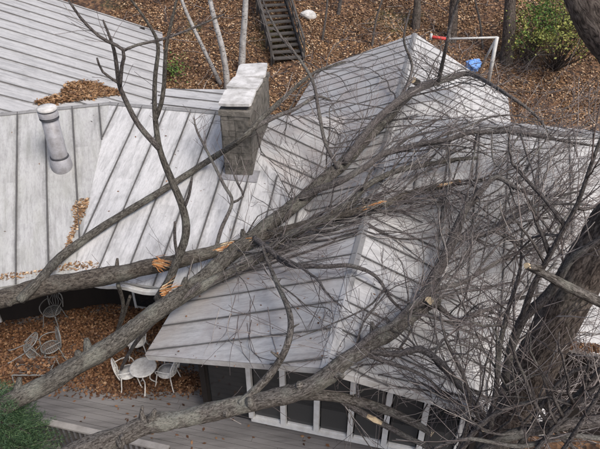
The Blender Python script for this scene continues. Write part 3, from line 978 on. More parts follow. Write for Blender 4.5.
a2e = T2.limb(py([(156, 118), (161, 104), (164, 85), (166, 50), (172, 20), (178, -5)], 10.1, .06), [2.6, 2.4, 2.2, 2, 1.6, 1.1], M['bark_main'], 'branch', 8, .1)
a2f = T2.limb(py([(159, 148), (138, 124), (124, 97), (119, 83), (114, 50), (103, 20)], 10.0, -.08), [3.4, 2.8, 2.5, 2.2, 1.8, .9], M['bark_limb'], 'branch', 8, .1)
a2g = T2.limb(py([(120, 86), (122, 66), (123, 50), (100, 37), (80, 17), (66, -4)], 9.7, -.06), [2, 1.9, 1.8, 1.7, 1.5, 1.1], M['bark_limb'], 'branch', 8, .1)
a2h = T2.limb(py([(123, 51), (137, 45), (167, 38), (200, 25), (225, 14)], 9.6, .06), [1.5, 1.5, 1.4, 1.1, .7], M['bark_limb'], 'branch', 8, .1)
T2.limb(py([(120, 84), (103, 72), (97, 58)], 9.7, -.05), [1.5, 1.3, 1.0], M['bark_limb'], 'branch', 7, .1)
T2.limb(py([(184, 208), (189, 195), (192, 178)], 9.9, -.03), [1.9, 1.6, 1.1], M['bark_limb'], 'branch', 7, .1)
T2.limb(py([(178, 258), (175, 240), (175, 222)], 9.7, -.03), [1.9, 1.6, 1.3], M['bark_limb'], 'branch', 7, .1)
T2.limb([(118, 284, 'z', 2.6), (123, 308, 'z', 1.5), (115, 336, 'z', .06)], [2.2, 1.9, 1.4], M['bark_front'], 'branch', 7, .1)
T2.limb([(130, 296, 'z', 2.0), (124, 315, 'z', 1.1), (116, 338, 'z', .05)], [1.6, 1.6, 1.2], M['bark_front'], 'branch', 7, .1)
a2i = T2.limb([(215, 253, .25), (221, 230, .55), (232, 202, .6), (224, 185, .7), (210, 157, .85), (197, 131, 1.0), (194, 118, 1.1)], [2.2, 2, 1.8, 1.6, 1.4, 1.1, .8], M['bark_limb'], 'branch', 8, .1)
a2j = T2.limb([(231, 203, .6), (243, 196, .65), (236, 180, .8), (228, 160, .9)], [1.4, 1.2, 1, .7], M['bark_limb'], 'branch', 7, .1)
T2.twigs_on(a2i, 12, (.35, .9), 1, .5, 1.0, (.005, .009))

# ------------------------------------------------------------------ fallen tree 3: pale crooked trunk in front of the sunroom
T3 = Tree('fallen_tree', 'pale crooked fallen trunk in front of the sunroom with sawn upper end', 'fallen tree', (-3.0, 6.5, 0))
a3 = T3.limb([(50, 470, 'z', 2.5), (90, 446, 'z', 2.7), (140, 428, 'z', 2.9), (190, 417, 'z', 3.1), (240, 405, 'z', 3.3), (285, 396, 'z', 3.5), (325, 378, 'z', 3.9), (352, 356, .42), (395, 329, .36), (436, 301, .36)],
             [10.3, 9.9, 9.5, 9.0, 9.0, 9.3, 8.8, 7.7, 6.7, 5.7], M['bark_front'], 'trunk', 24, .24, .06, wob=.06, cut='wood_pale')
a3b = T3.limb([(240, 404, 'z', 3.35), (258, 388, 'z', 3.5), (275, 368, 'z', 3.6), (287, 345, .55), (291, 322, .5), (286, 303, .5), (277, 283, .5), (268, 262, .5), (262, 245, .6)],
              [4.6, 4.3, 3.9, 3.4, 3.1, 2.8, 2.4, 1.9, 1.3], M['bark_front'], 'branch', 10, .16)
a3c = T3.limb([(285, 395, 'z', 3.4), (320, 395, 'z', 3.25), (348, 399, 'z', 3.1), (383, 409, 'z', 3.0), (418, 425, 'z', 2.9), (432, 434, 'z', 2.85)],
              [5.6, 5.6, 5.2, 4.6, 3.8, 3.4], M['bark_front'], 'branch', 10, .14, cut='wood_pale')
a3d = T3.limb([(345, 402, 'z', 3.05), (367, 416, 'z', 2.9), (390, 428, 'z', 2.8), (418, 442, 'z', 2.7), (450, 456, 'z', 2.6)], [3.6, 3.4, 3, 2.6, 2], M['bark_limb'], 'branch', 8, .1)
T3.torn(a3d, 362, 388, 'wood_pale', .9, .4)
a3e = T3.limb([(330, 372, 'z', 4.0), (360, 345, .6), (400, 317, .6), (435, 292, .6), (460, 280, .7), (500, 262, 1.0), (545, 245, 1.4)], [3.6, 3.4, 3.2, 2.8, 2.5, 1.9, 1.1], M['bark_limb'], 'branch', 9, .12, wob=.1)
a3f = T3.limb([(424, 302, .36), (440, 267, .5), (453, 240, .8), (464, 212, 1.1), (484, 187, 1.4), (497, 177, 1.5), (520, 190, 1.5), (550, 196, 1.6), (585, 190, 1.9)],
              [5.6, 5.4, 5, 4.0, 3.1, 2.6, 2.1, 1.6, 1], M['bark_limb'], 'branch', 10, .12)
a3g = T3.limb([(454, 240, .8), (490, 232, 1.2), (520, 214, 1.6), (545, 204, 1.9), (590, 205, 2.2)], [3.2, 2.8, 2.3, 1.8, 1], M['bark_limb'], 'branch', 9, .12)
a3h = T3.limb([(370, 352, .5), (400, 354, .6), (420, 349, .75), (440, 362, .8), (455, 380, .8), (470, 396, .8), (484, 416, .8), (494, 442, 'z', 2.6), (500, 470, 'z', 2.0)],
              [2.6, 3, 3.4, 3.6, 3.7, 3.7, 3.6, 3.4, 3], M['bark_limb'], 'branch', 10, .12)
a3i = T3.limb([(436, 304, .4), (455, 320, .5), (475, 315, .7), (510, 300, 1.1), (560, 262, 1.8)], [3.2, 2.7, 2.3, 1.8, 1], M['bark_limb'], 'branch', 9, .12, wob=.1)

# ------------------------------------------------------------------ standing tree on the right
T4 = Tree('standing_tree', 'massive dark furrowed trunk standing at the right in front of the house', 'tree', (3.05, 5.68, -1.0), 'twig')
def rp(p, r): return r * FPX / depth(p)
tp = [Vector((3.05, 5.68, -1.25)), Vector((3.08, 5.66, 0)), Vector((3.10, 5.62, 1.8)), Vector((3.14, 5.6, 3.43)), Vector((3.22, 5.54, 4.9)), Vector((3.33, 5.5, 6.15)), Vector((3.50, 5.45, 7.3)), Vector((3.68, 5.55, 8.1)), Vector((3.60, 5.8, 8.7)), Vector((3.33, 6.05, 9.15)), Vector((2.93, 6.3, 9.65)), Vector((2.3, 6.7, 10.9)), Vector((1.7, 7.2, 13.2)), Vector((1.3, 7.4, 16))]
tr = [.56, .44, .36, .315, .29, .265, .25, .245, .235, .22, .20, .17, .12, .05]
pts, rad = catmull(tp, tr, .06)
T4.part(MB().tube(pts, rad, 40, True, .13, 5.0), 'trunk', M['bark_dark'])
T4.part(MB().tube(*catmull([Vector((3.55, 5.45, 7.6)), Vector((4.0, 5.25, 8.4)), Vector((4.3, 5.0, 10)), Vector((4.9, 4.7, 13)), Vector((5.2, 4.5, 16))], [.22, .20, .17, .11, .04], .1), 20, True, .12, 6), 'limb', M['bark_dark'])
a4a = T4.limb([(505, 380, 'y', 5.2), (512, 345, 'y', 5.15), (524, 317, 'y', 5.1), (540, 303, 'y', 5.0), (554, 286, 'y', 4.95), (564, 269, 'y', 4.9), (575, 256, 'y', 4.85), (600, 240, 'y', 4.8), (640, 215, 'y', 4.7)],
              [4.2, 4.4, 5, 5, 4.6, 4.2, 3.8, 3.4, 3], M['bark_limb'], 'branch', 10, .12)
a4b = T4.limb([(522, 318, 'y', 5.1), (533, 286, 'y', 5.0), (545, 264, 'y', 4.95), (560, 236, 'y', 4.9), (577, 205, 'y', 4.9), (591, 165, 'y', 4.9), (604, 130, 'y', 4.95)],
              [3.2, 3, 2.8, 2.5, 2.2, 2, 1.7], M['bark_limb'], 'branch', 9, .12)
a4c = T4.limb([(640, 320, 'y', 4.6), (605, 304, 'y', 4.7), (568, 287, 'y', 4.75), (546, 275, 'y', 4.8), (527, 266, 'y', 4.9)], [6, 5.6, 5, 4.4, 3.6], M['bark_front'], 'branch', 10, .14, cut='wood_pale')
a4d = T4.limb([(470, 462, 'y', 4.7), (500, 440, 'y', 4.7), (547, 427, 'y', 4.75), (600, 421, 'y', 4.8), (640, 415, 'y', 4.8)], [5, 5.5, 6, 6, 5.5], M['bark_limb'], 'branch', 10, .12)
a4e = T4.limb([(560, 412, 'y', 4.75), (580, 392, 'y', 4.7), (600, 370, 'y', 4.6), (630, 345, 'y', 4.5)], [2.6, 2.6, 2.4, 2], M['bark_limb'], 'branch', 9, .12)
a4f = T4.limb([(486, 460, 'y', 4.9), (492, 415, 'y', 4.95), (497, 380, 'y', 5.0), (500, 345, 'y', 5.1), (508, 310, 'y', 5.2), (520, 270, 'y', 5.2), (522, 230, 'y', 5.3)], [3, 2.8, 2.6, 2.4, 2.1, 1.7, 1.1], M['bark_limb'], 'branch', 9, .12)
a4g = T4.limb([(520, 470, 'y', 4.5), (540, 445, 'y', 4.5), (575, 405, 'y', 4.6), (600, 385, 'y', 4.6), (620, 375, 'y', 4.6)], [2.6, 2.6, 2.4, 2.2, 2], M['bark_limb'], 'branch', 9, .12)
a4h = T4.limb([(448, 470, 'y', 5.0), (462, 440, 'y', 5.0), (470, 405, 'y', 5.05), (463, 375, 'y', 5.1), (446, 340, 'y', 5.2), (440, 312, 'y', 5.4)], [2.4, 2.3, 2.1, 1.9, 1.5, 1], M['bark_limb'], 'branch', 8, .12)

extra4 = []
for lst, y_, r_ in (([(455, 460), (480, 425), (520, 405), (560, 400), (610, 410)], 4.75, 3.2), ([(500, 462), (530, 430), (548, 395), (575, 372), (612, 362)], 4.65, 2.8), ([(590, 460), (560, 435), (535, 405), (520, 370), (512, 335)], 4.6, 2.6), ([(610, 440), (570, 436), (520, 446), (470, 440), (430, 452)], 4.5, 3.0), ([(560, 455), (590, 415), (606, 385)], 4.4, 2.6)):
    extra4.append(T4.limb(py(lst, y_, .03), [r_ * (1 - .12 * i) for i in range(len(lst))], M['bark_limb'], 'branch', 9, .14, wob=.08))
for e_ in extra4: T4.twigs_on(e_, 7, (.4, 1.2), 1, .05, 1.0, (.006, .011))
def stub(t, px, py_, off, rpx, mat='bark_limb', left=-.35, L=.22, face='wood_pale'):
    p = spec((px, py_, off)) if not isinstance(off, tuple) else spec((px, py_) + off)
    d = ((CAMP - p).normalized() + Vector((left, 0, .25))).normalized()
    r = rpx * depth(p) / FPX
    t.part(MB().tube([p - d * L, p - d * L * .4, p], [r * 1.1, r * 1.05, r], 10, True, .1), 'branch_stub', M[mat])
    ax = d.cross(Vector((0, 0, 1))).normalized(); ay = ax.cross(d)
    sl = Vector((random.uniform(-.3, .3), random.uniform(.0, .25), 0))       # slanting saw cut
    mb = MB()
    ring = []
    for k in range(12):
        a = 2 * math.pi * k / 12
        q = r * (1 + random.uniform(-.10, .06))
        ring.append(p + ax * (math.cos(a) * q) + ay * (math.sin(a) * q) + d * (q * (sl.x * math.cos(a) + sl.y * math.sin(a)) + .006))
    mb.poly(ring)
    mb.poly([q_ - d * .02 for q_ in reversed(ring)])
    for k in range(12):
        mb.poly([ring[k], ring[k] - d * .02, ring[(k + 1) % 12] - d * .02, ring[(k + 1) % 12]])
    t.part(mb, 'cut_face', M[face], False)
stub(T3, 429, 301, .75, 4.6, 'bark_front', -.55, .35)
stub(T1, 413, 80, .62, 3.2, 'bark_main', -.4, .5)
stub(T4, 527, 266, ('y', 4.75), 3.2, 'bark_front', -1.3)
stub(T4, 483, 430, ('y', 4.7), 1.7, 'bark_limb', -.9)

def knots(t, path, n, mat, t0=.05, t1=.9):
    pts, rad = path
    for _ in range(n):
        i = int(len(pts) * random.uniform(t0, t1)); i = max(1, min(len(pts) - 2, i))
        ax = (pts[i + 1] - pts[i - 1]).normalized()
        pv = ax.cross(Vector((random.gauss(0, 1), random.gauss(0, 1), random.gauss(0, 1)))).normalized()
        if pv.z < -.2: pv = -pv
        r = rad[i]; k = r * random.uniform(.22, .45); L = random.uniform(.05, .22)
        d = (pv + ax * random.uniform(.1, .7)).normalized()
        p = pts[i] + pv * r * .75
        t.part(MB().tube([p - d * .05, p + d * .03, p + d * (.03 + L * .6), p + d * (.03 + L)], [k * 1.9, k * 1.25, k * .9, k * .6], 9, True, .3, 12), 'branch_stub', M[mat])
knots(T1, a1, 11, 'bark_main'); knots(T2, a2, 10, 'bark_broken'); knots(T3, a3, 12, 'bark_front'); knots(T2, a2b, 5, 'bark_main'); knots(T3, a3b, 4, 'bark_front')

# random secondary branches: from a limb towards a place in the tangle
a1k = T1.limb([(338, 168, .5), (325, 142, 'y', 13.6), (319, 112, 'y', 14.4), (313, 82, 'y', 14.8), (300, 60, 'y', 15.0), (278, 32, 'y', 15.0), (260, -5, 'y', 15.0)], [2.2, 1.9, 1.8, 1.7, 1.5, 1.3, 0.9], M['bark_limb'], 'branch', 8, .1)
def proj(p):
    d = depth(p)
    return 300 + FPX * p.x / d, 224.5 - FPX * (p.y * SP + (p.z - CAM_H) * CP) / d
def spray(t, path, n, t0, t1, th=(28, 22), Lpx=(55, 180), offr=(.08, 1.0), r=(.009, .020), tw=(3, 6), L=(.6, 1.9), lvl=1):
    for _ in range(n):
        a = along(path, random.uniform(t0, t1)).copy()
        a.z -= .06
        px, py_ = proj(a)
        q = R(random.gauss(*th)); l = random.uniform(*Lpx)
        b_ = on_surf(px + l * math.cos(q), py_ - l * math.sin(q), random.uniform(*offr))
        if not .5 < (b_ - a).length < 7: continue
        r0 = random.uniform(*r) * (1.8 if random.random() < .2 else 1.0)
        pth = t.mid(a, b_, r0, .005, random.uniform(-.15, .15), random.uniform(.02, .06), 5, M['bark_limb'])
        t.twigs_on(pth, random.randint(*tw), L, lvl, .1, .98, (.006, .012), .02, (10, 36))
def tangle(t, path, n, t0, t1, box, offr, r=(.008, .020), tw=(3, 6), L=(.6, 1.8), lvl=1):
    for _ in range(int(n * .34)):
        a = along(path, random.uniform(t0, t1)).copy()
        for _try in range(12):
            px, py_ = random.uniform(box[0], box[2]), random.uniform(box[1], box[3])
            b_ = on_surf(px, py_, random.uniform(*offr))
            if .9 < (b_ - a).length < 6.5: break
        else: continue
        r0 = random.uniform(*r) * (1.9 if random.random() < .22 else 1.0)
        pth = t.mid(a, b_, r0, .005, random.uniform(-.1, .3), random.uniform(.03, .08), 5, M['bark_limb'])
        t.twigs_on(pth, random.randint(*tw), L, lvl, .12, 1.0, (.005, .011), .03, (14, 45))
spray(T1, a1b, 12, .0, .5, (26, 9), (70, 190), (.05, .3))
spray(T1, a1, 7, .75, .98, (10, 24), (50, 150), (.2, 1.0))
spray(T1, a1b, 15, .2, .95, (30, 20), (50, 160), (.06, .6))
spray(T1, a1d, 16, .2, .95, (12, 28), (50, 150), (.2, 1.4))
spray(T1, a1c, 12, .2, .7, (10, 40), (40, 130), (.3, 1.6))
spray(T1, a1, 15, .5, .98, (85, 38), (35, 110), (.15, 1.3), (.006, .013), (4, 8), (.35, 1.1))
spray(T1, a1c, 8, .1, .6, (120, 40), (30, 90), (.15, 1.2), (.005, .011), (3, 7), (.3, .9))
spray(T1, a1k, 7, .1, .7, (20, 80), (25, 80), (.15, 1.0), (.005, .010), (3, 6), (.3, .8))
spray(T2, a2b, 10, .5, .92, (60, 60), (25, 80), (.2, 1.2), (.005, .010), (3, 7), (.3, .8))
spray(T1, a1, 8, .3, .62, (150, 50), (30, 90), (.05, .5), (.005, .009), (2, 5), (.3, .8))
spray(T3, a3i, 9, .1, .9, (90, 60), (40, 120), (.2, 1.6), (.007, .014), (3, 6), (.4, 1.2))
spray(T3, a3h, 8, .2, .9, (100, 50), (40, 110), (.2, 1.2), (.007, .014), (3, 6), (.4, 1.2))
spray(T2, a2, 20, .5, .99, (20, 20), (60, 190), (.06, .8))
spray(T3, a3e, 11, .3, .95, (35, 28), (50, 160), (.1, 1.2))
spray(T3, a3f, 13, .1, .9, (40, 35), (40, 140), (.2, 1.6))
spray(T3, a3g, 10, .1, .9, (15, 30), (40, 130), (.3, 1.8))
spray(T3, a3i, 10, .1, .9, (5, 40), (40, 140), (.2, 1.6))
spray(T3, a3h, 10, .1, .8, (-20, 40), (40, 120), (.2, 1.2))
spray(T3, a3, 9, .6, .98, (20, 35), (40, 130), (.06, .5))
tangle(T1, a1, 10, .55, .98, (300, 110, 470, 270), (.08, 1.0))
tangle(T1, a1c, 12, .2, .9, (400, 60, 600, 190), (.2, 1.4))
tangle(T1, a1d, 24, .25, .95, (400, 110, 610, 260), (.15, 1.6))
tangle(T1, a1b, 18, .3, .95, (300, 160, 500, 300), (.06, .8))
tangle(T1, a1e, 8, .2, .95, (280, 250, 430, 350), (.05, .5), (.010, .022), (4, 8))
tangle(T2, a2, 20, .6, .99, (330, 150, 560, 290), (.06, .9))
tangle(T2, a2b, 6, .55, .95, (200, 90, 330, 180), (.1, .8), (.008, .016), (6, 10), (.25, .7))
tangle(T3, a3, 10, .6, .97, (330, 250, 480, 430), (.08, .7), (.010, .024))
tangle(T3, a3f, 20, .2, .95, (430, 140, 610, 300), (.1, 1.6))
tangle(T3, a3g, 14, .2, .95, (470, 150, 610, 330), (.2, 1.8))
tangle(T3, a3e, 14, .3, .95, (400, 230, 560, 420), (.08, 1.2))
tangle(T3, a3i, 12, .1, .9, (420, 280, 560, 449), (.1, 1.4))
tangle(T3, a3h, 10, .2, .9, (380, 340, 500, 449), (.1, 1.2), (.008, .02))
tangle(T3, a3b, 5, .2, .9, (200, 280, 350, 360), (.04, .4), (.006, .012), (4, 7))
tangle(T3, a3c, 8, .3, .95, (340, 380, 470, 460), (.3, 2.2), (.006, .014), (4, 8))
for pth in (a4a, a4b, a4d, a4e, a4f, a4g, a4h):
    T4.twigs_on(pth, 9, (.4, 1.3), 1, .05, 1.0, (.007, .014), .06)
def near_tangle(t, path, n, box, yr, r=(.010, .022), tw=(2, 5)):
    for _ in range(n):
        a = along(path, random.uniform(.1, .9)).copy()
        b_ = at_y(random.uniform(box[0], box[2]), random.uniform(box[1], box[3]), random.uniform(*yr))
        pth = t.mid(a, b_, random.uniform(*r), .005, 0, .07, 5, M['bark_limb'])
        t.twigs_on(pth, random.randint(*tw), (.3, .9), 1, .1, 1.0, (.005, .011), .05)
near_tangle(T4, a4d, 9, (440, 330, 610, 449), (4.4, 5.3))
near_tangle(T4, a4f, 8, (430, 260, 560, 430), (4.6, 5.4))
near_tangle(T4, a4g, 6, (520, 330, 610, 449), (4.3, 5.0))
near_tangle(T4, a4b, 5, (500, 120, 600, 260), (4.7, 5.6))
tangle(T1, a1, 10, .45, .98, (250, 130, 430, 300), (.05, .7), (.006, .014))
tangle(T1, a1, 10, .25, .6, (180, 200, 330, 330), (.05, .5), (.005, .010), (3, 7))
tangle(T3, a3g, 16, .2, .95, (480, 120, 610, 300), (.4, 2.4), (.006, .016))
tangle(T3, a3i, 10, .2, .95, (440, 250, 600, 449), (.3, 2.4), (.006, .016))
tangle(T3, a3h, 14, .2, .98, (380, 320, 560, 449), (.2, 1.8), (.006, .014))
tangle(T1, a1d, 16, .4, .98, (460, 90, 610, 200), (.2, 1.2), (.006, .014))
T1.twigs_on(a1k, 9, (.3, .8), 1, .2, 1.0)
# loose twigs on the known limbs
for t, pth, n in ((T1, a1c, 26), (T1, a1d, 22), (T1, a1f, 8), (T1, a1g, 9), (T1, a1e, 12), (T2, a2i, 6), (T2, a2j, 7), (T3, a3f, 18), (T3, a3g, 14), (T3, a3h, 10)):
    t.twigs_on(pth, n, (.35, 1.1), 1, .1, 1.0)
T2.twigs_on(a2b, 10, (.4, 1.0), 1, .55, 1.0)
for pth, n in ((a2d, 5), (a2e, 7), (a2f, 5), (a2g, 8), (a2h, 7)):
    T2.twigs_on(pth, n, (.25, .7), 0, .45, 1.0, (.004, .007), .05)
T1.twigs_on(a1, 10, (.4, 1.0), 1, .3, .6)
T3.twigs_on(a3, 7, (.4, 1.0), 0, .2, .6, (.005, .009))
# thin hanging shoots in front of the sunroom eave
for _ in range(10):
    a = on_surf(random.uniform(215, 270), random.uniform(285, 325), .4)
    T3.twig(a, Vector((random.uniform(-.25, .1), -.7, -.45)), random.uniform(1.0, 1.9), .010, 0, -.03)
for t in (T1, T2, T3, T4): t.finish()

# ------------------------------------------------------------------ background trees on the hillside
def bg_tree(name, label, pix, rpx, mat, y=None, top=9.0, branches=5, cat='tree', group=None):
    pts = []
    base = on_ground(*pix[0])
    bp = Vector((base.x, base.y, ground_z(base.x, base.y) - .2))
    pts = [bp] + [at_y(a, b_, bp.y) for a, b_ in pix[1:]]
    d = (pts[-1] - pts[-2]).normalized()
    d = (d + Vector((0, 0, .8))).normalized()
    pts += [pts[-1] + d * 2.5, pts[-1] + d * 2.5 + Vector((.15, 0, top * .5))]
    n = len(pts)
    r0 = rpx * depth(bp) / FPX
    rad = [r0 * (1.15 - .75 * i / (n - 1)) for i in range(n)]
    t = Tree(name, label, cat, bp)
    if group: t.root['group'] = group
    P_, R_ = catmull(pts, rad, .15)
    t.part(MB().tube(P_, R_, 14, True, .08, 6), 'trunk', mat)
    for k in range(branches):
        i = int(len(P_) * random.uniform(.35, .95))
        dd = Vector((random.uniform(-1, 1), random.uniform(-1, 1), random.uniform(.2, 1.0))).normalized()
        pth = t.mid(P_[i], P_[i] + dd * random.uniform(1.2, 2.6), R_[i] * .35, .006, 0, .06, 5, mat)
        t.twigs_on(pth, 7, (.3, .8), 1, .2, 1.0, (.005, .010))
    t.finish()
    return t
bg_tree('birch_tree', 'white birch trunk leaning left behind the chimney', [(228, 92), (224, 58), (216, 25), (209, -5)], 2.9, M['birch'])
bg_tree('birch_tree', 'straight white birch trunk directly above the chimney cap', [(241, 74), (243, 40), (246, -5)], 3.3, M['birch'])
bg_tree('birch_tree', 'thin white birch stem leaning furthest left of the birches', [(222, 84), (203, 48), (190, 20), (180, -6)], 1.9, M['birch'], branches=3)
bg_tree('woodland_tree', 'dark trunk rising behind the roof peak on the leafy slope', [(416, 28), (417, 10), (418, -8)], 4.0, M['bark_dark'])
bg_tree('woodland_tree', 'dark trunk behind the red topped frame on the slope', [(452, 40), (453, 18), (455, -8)], 4.6, M['bark_dark'])
bg_tree('woodland_tree', 'thick dark trunk left of the yellow green bushes', [(507, 62), (509, 30), (511, -8)], 6.0, M['bark_dark'])
bg_tree('woodland_tree', 'thin bare sapling at the top edge right of the stairway', [(338, 14), (341, -2), (344, -14)], 1.6, M['bark_limb'], branches=6)

bg_tree('woodland_sapling', 'thin bare sapling just right of the stairway on the slope', [(322, 40), (326, 15), (328, -8)], 1.1, M['bark_limb'], branches=5, cat='sapling')
bg_tree('woodland_sapling', 'thin bare sapling above the left slope of the rear gable', [(372, 46), (376, 20), (384, -8)], 1.0, M['bark_limb'], branches=5, cat='sapling')
bg_tree('woodland_sapling', 'slender bare sapling between yard frame and thick dark trunk', [(484, 50), (480, 22), (474, -8)], 1.0, M['bark_limb'], branches=5, cat='sapling')

# ------------------------------------------------------------------ leaf clouds
def leaf_mesh(name, pos, nrm_jit, size, mat, fold=.25, parent=None):
    """many small folded leaves as one mesh; pos (n,3)"""
    n = len(pos)
    ang = RNG.uniform(0, 2 * np.pi, n)
    tx = RNG.normal(0, nrm_jit, n); ty = RNG.normal(0, nrm_jit, n)
    nrm = np.stack([tx, ty, np.ones(n)], 1); nrm /= np.linalg.norm(nrm, axis=1)[:, None]
    a = np.stack([np.cos(ang), np.sin(ang), np.zeros(n)], 1)
    a -= nrm * (a * nrm).sum(1)[:, None]; a /= np.linalg.norm(a, axis=1)[:, None]
    b_ = np.cross(nrm, a)
    s = RNG.uniform(size[0], size[1], n)[:, None]
    w = s * RNG.uniform(.45, .75, n)[:, None]
    up = nrm * s * RNG.uniform(-fold, fold, n)[:, None]
    v = np.stack([pos - a * s, pos - b_ * w + up, pos + a * s, pos + b_ * w + up], 1).reshape(-1, 3)
    i = np.arange(n) * 4
    f = np.concatenate([np.stack([i, i + 1, i + 2], 1), np.stack([i, i + 2, i + 3], 1)])
    me = bpy.data.meshes.new(name)
    me.vertices.add(len(v)); me.vertices.foreach_set('co', v.astype(np.float32).ravel())
    me.loops.add(f.size); me.loops.foreach_set('vertex_index', f.astype(np.int32).ravel())
    me.polygons.add(len(f)); me.polygons.foreach_set('loop_start', (np.arange(len(f)) * 3).astype(np.int32))
    me.update(calc_edges=True)
    me.materials.append(mat)
    return link(name, me, parent)

def scatter(n, sampler):
    out = []
    while len(out) < n:
        p = sampler()
        if p is not None: out.append(p)
    return np.array(out)
# hillside
def hill():
    y = random.uniform(19.5, 33); x = random.uniform(-9.5, 17) 
    if random.random() > .62 + .75 * noise.noise(Vector((x * .7, y * .7, 2))) + .35 * noise.noise(Vector((x * 2.1, y * 2.1, 5))): return None
    return (x, y, ground_z(x, y) + random.uniform(.01, .05))
o = leaf_mesh('fallen_leaves', scatter(95000, hill), .42, (.024, .075), M['leaf'])
tag(o, 'brown autumn leaves carpeting the slope behind the house', 'leaves', kind='stuff')
def yard():
    x = random.uniform(2.2, 14); y = random.uniform(2.5, 8.2)
    return (x, y, ground_z(x, y) + random.uniform(.01, .05))
o = leaf_mesh('fallen_leaves', scatter(20000, yard), .42, (.022, .055), M['leaf_red'])
tag(o, 'brown leaves on the ground below the big standing trunk', 'leaves', kind='stuff')
sk = MB()
for _ in range(420):
    x, y = random.uniform(-8, 16), random.uniform(20.5, 32)
    a = random.uniform(0, 6.28); L = random.uniform(.3, 1.6)
    n_ = 5
    pp = []
    for i in range(n_):
        xx, yy = x + math.cos(a) * L * i / n_, y + math.sin(a) * L * i / n_
        a += random.gauss(0, .15)
        pp.append((xx, yy, ground_z(xx, yy) + .05))
    sk.tube(pp, [random.uniform(.008, .02) * (1 - .12 * i) for i in range(n_)], 5, False)
o = sk.build('fallen_sticks', M['twig'], None, True)
tag(o, 'thin grey sticks strewn among the leaves on the slope', 'sticks', kind='stuff')
# deck litter: thick drifts behind the trunk, thin elsewhere
def drift(px, py_):
    k = 0.0
    for cx, cy, sx, sy in ((30, 340, 60, 16), (95, 330, 45, 22), (150, 320, 45, 14), (30, 370, 60, 14), (130, 385, 40, 8), (175, 382, 26, 8), (100, 365, 40, 14)):
        k = max(k, math.exp(-((px - cx) / sx) ** 2 - ((py_ - cy) / sy) ** 2))
    return k
def deckl():
    px, py_ = random.uniform(-60, 215), random.uniform(300, 400)
    k = drift(px, py_)
    k *= 1.0 + .5 * noise.noise(Vector((px * .06, py_ * .06, 1)))
    if random.random() > k * 1.25: return None
    p = at_z(px, py_, 0)
    return (p.x, p.y, .015 + abs(random.gauss(0, .05)) * k)
o = leaf_mesh('fallen_leaves', scatter(32000, deckl), .5, (.022, .052), M['leaf_red'])
tag(o, 'thick rust brown leaf drift covering the deck around the chairs', 'leaves', kind='stuff')
def deck2():
    px, py_ = random.uniform(60, 330), random.uniform(345, 449)
    p = at_z(px, py_, 0)
    return (p.x, p.y, .012 + random.uniform(0, .01))
o = leaf_mesh('fallen_leaves', scatter(160, deck2), .2, (.03, .06), M['leaf_red'])
tag(o, 'few scattered leaves on the bare grey deck boards', 'leaves', kind='stuff')
# drifts on the roofs
def inpoly_sampler(poly, thick, dens=None):
    xs0 = [p[0] for p in poly]; ys0 = [p[1] for p in poly]
    def f():
        px, py_ = random.uniform(min(xs0), max(xs0)), random.uniform(min(ys0), max(ys0))
        if not inside(poly, px + random.gauss(0, 1.2), py_ + random.gauss(0, .8)): return None
        p = on_surf(px, py_)
        return (p.x, p.y, p.z + random.uniform(.01, thick))
    return f
o = leaf_mesh('roof_leaves', scatter(2600, inpoly_sampler([(33, 104), (60, 96), (68, 84), (92, 82), (118, 92), (126, 94), (108, 97), (70, 103), (40, 107)], .10)), .35, (.04, .075), M['leaf_tan'])
tag(o, 'tan leaf heap in the valley above the flue pipe', 'leaves', kind='stuff')
o = leaf_mesh('roof_leaves', scatter(520, inpoly_sampler([(74, 206), (84, 199), (90, 199), (86, 212), (79, 224), (70, 245), (64, 262), (66, 248), (75, 225)], .05)), .35, (.025, .055), M['leaf'])
tag(o, 'narrow leaf heap caught in the left roof valley below the flue pipe', 'leaves', kind='stuff')
o = leaf_mesh('roof_leaves', scatter(300, inpoly_sampler([(0, 275), (40, 272), (70, 263), (100, 262), (100, 268), (60, 272), (0, 281)], .05)), .35, (.025, .05), M['leaf'])
tag(o, 'strip of brown leaves in the gutter of the left eave', 'leaves', kind='stuff')
o = leaf_mesh('roof_leaves', scatter(800, inpoly_sampler([(545, 340), (605, 347), (605, 354), (545, 347)], .05)), .35, (.025, .05), M['leaf_red'])
tag(o, 'rust brown leaves along the right wing eave behind the standing trunk', 'leaves', kind='stuff')

def crumbs():
    px, py_ = random.choice([(random.uniform(0, 300), random.uniform(105, 290)), (random.uniform(150, 420), random.uniform(250, 368)), (random.uniform(320, 600), random.uniform(40, 350))])
    p = on_surf(px, py_)
    return (p.x, p.y, p.z + random.uniform(.012, .02))
o = leaf_mesh('roof_leaves', scatter(260, crumbs), .3, (.015, .04), M['leaf_red'])
tag(o, 'single brown leaves scattered over the metal roofs', 'leaves', kind='stuff')

# ------------------------------------------------------------------ bushes on the slope
def bush(name, label, base_px, w, h, n, mat, lean=0.0, size=(.05, .10), clumps=14):
    g = on_ground(*base_px)
    t = Tree(name, label, 'bush', g, 'twig_dark')
    cs = []
    for k in range(clumps):
        a = random.uniform(0, 6.28); r = math.sqrt(random.random()) * w
        z = random.uniform(.25, 1) * h
        c = g + Vector((math.cos(a) * r * (1 - .35 * z / h) + lean * z, math.sin(a) * r * .8, z))
        cs.append(c)
        pth = t.mid(g + Vector((random.uniform(-.15, .15), random.uniform(-.1, .1), -.05)), c, .022, .005, -.1, .05, 5, M['bark_dark'], 'stem')
        t.twigs_on(pth, 5, (.25, .6), 0, .3, 1.0, (.004, .008))
    pos = []
    for _ in range(n):
        c = random.choice(cs)
        s_ = random.uniform(.15, .5)
        pos.append((c.x + random.gauss(0, s_), c.y + random.gauss(0, s_), c.z + random.gauss(0, s_ * .7)))
    o = leaf_mesh('foliage', np.array(pos), .8, size, M[mat], parent=t.root)
    o.location = t.off
    t.finish('twigs')
    return t
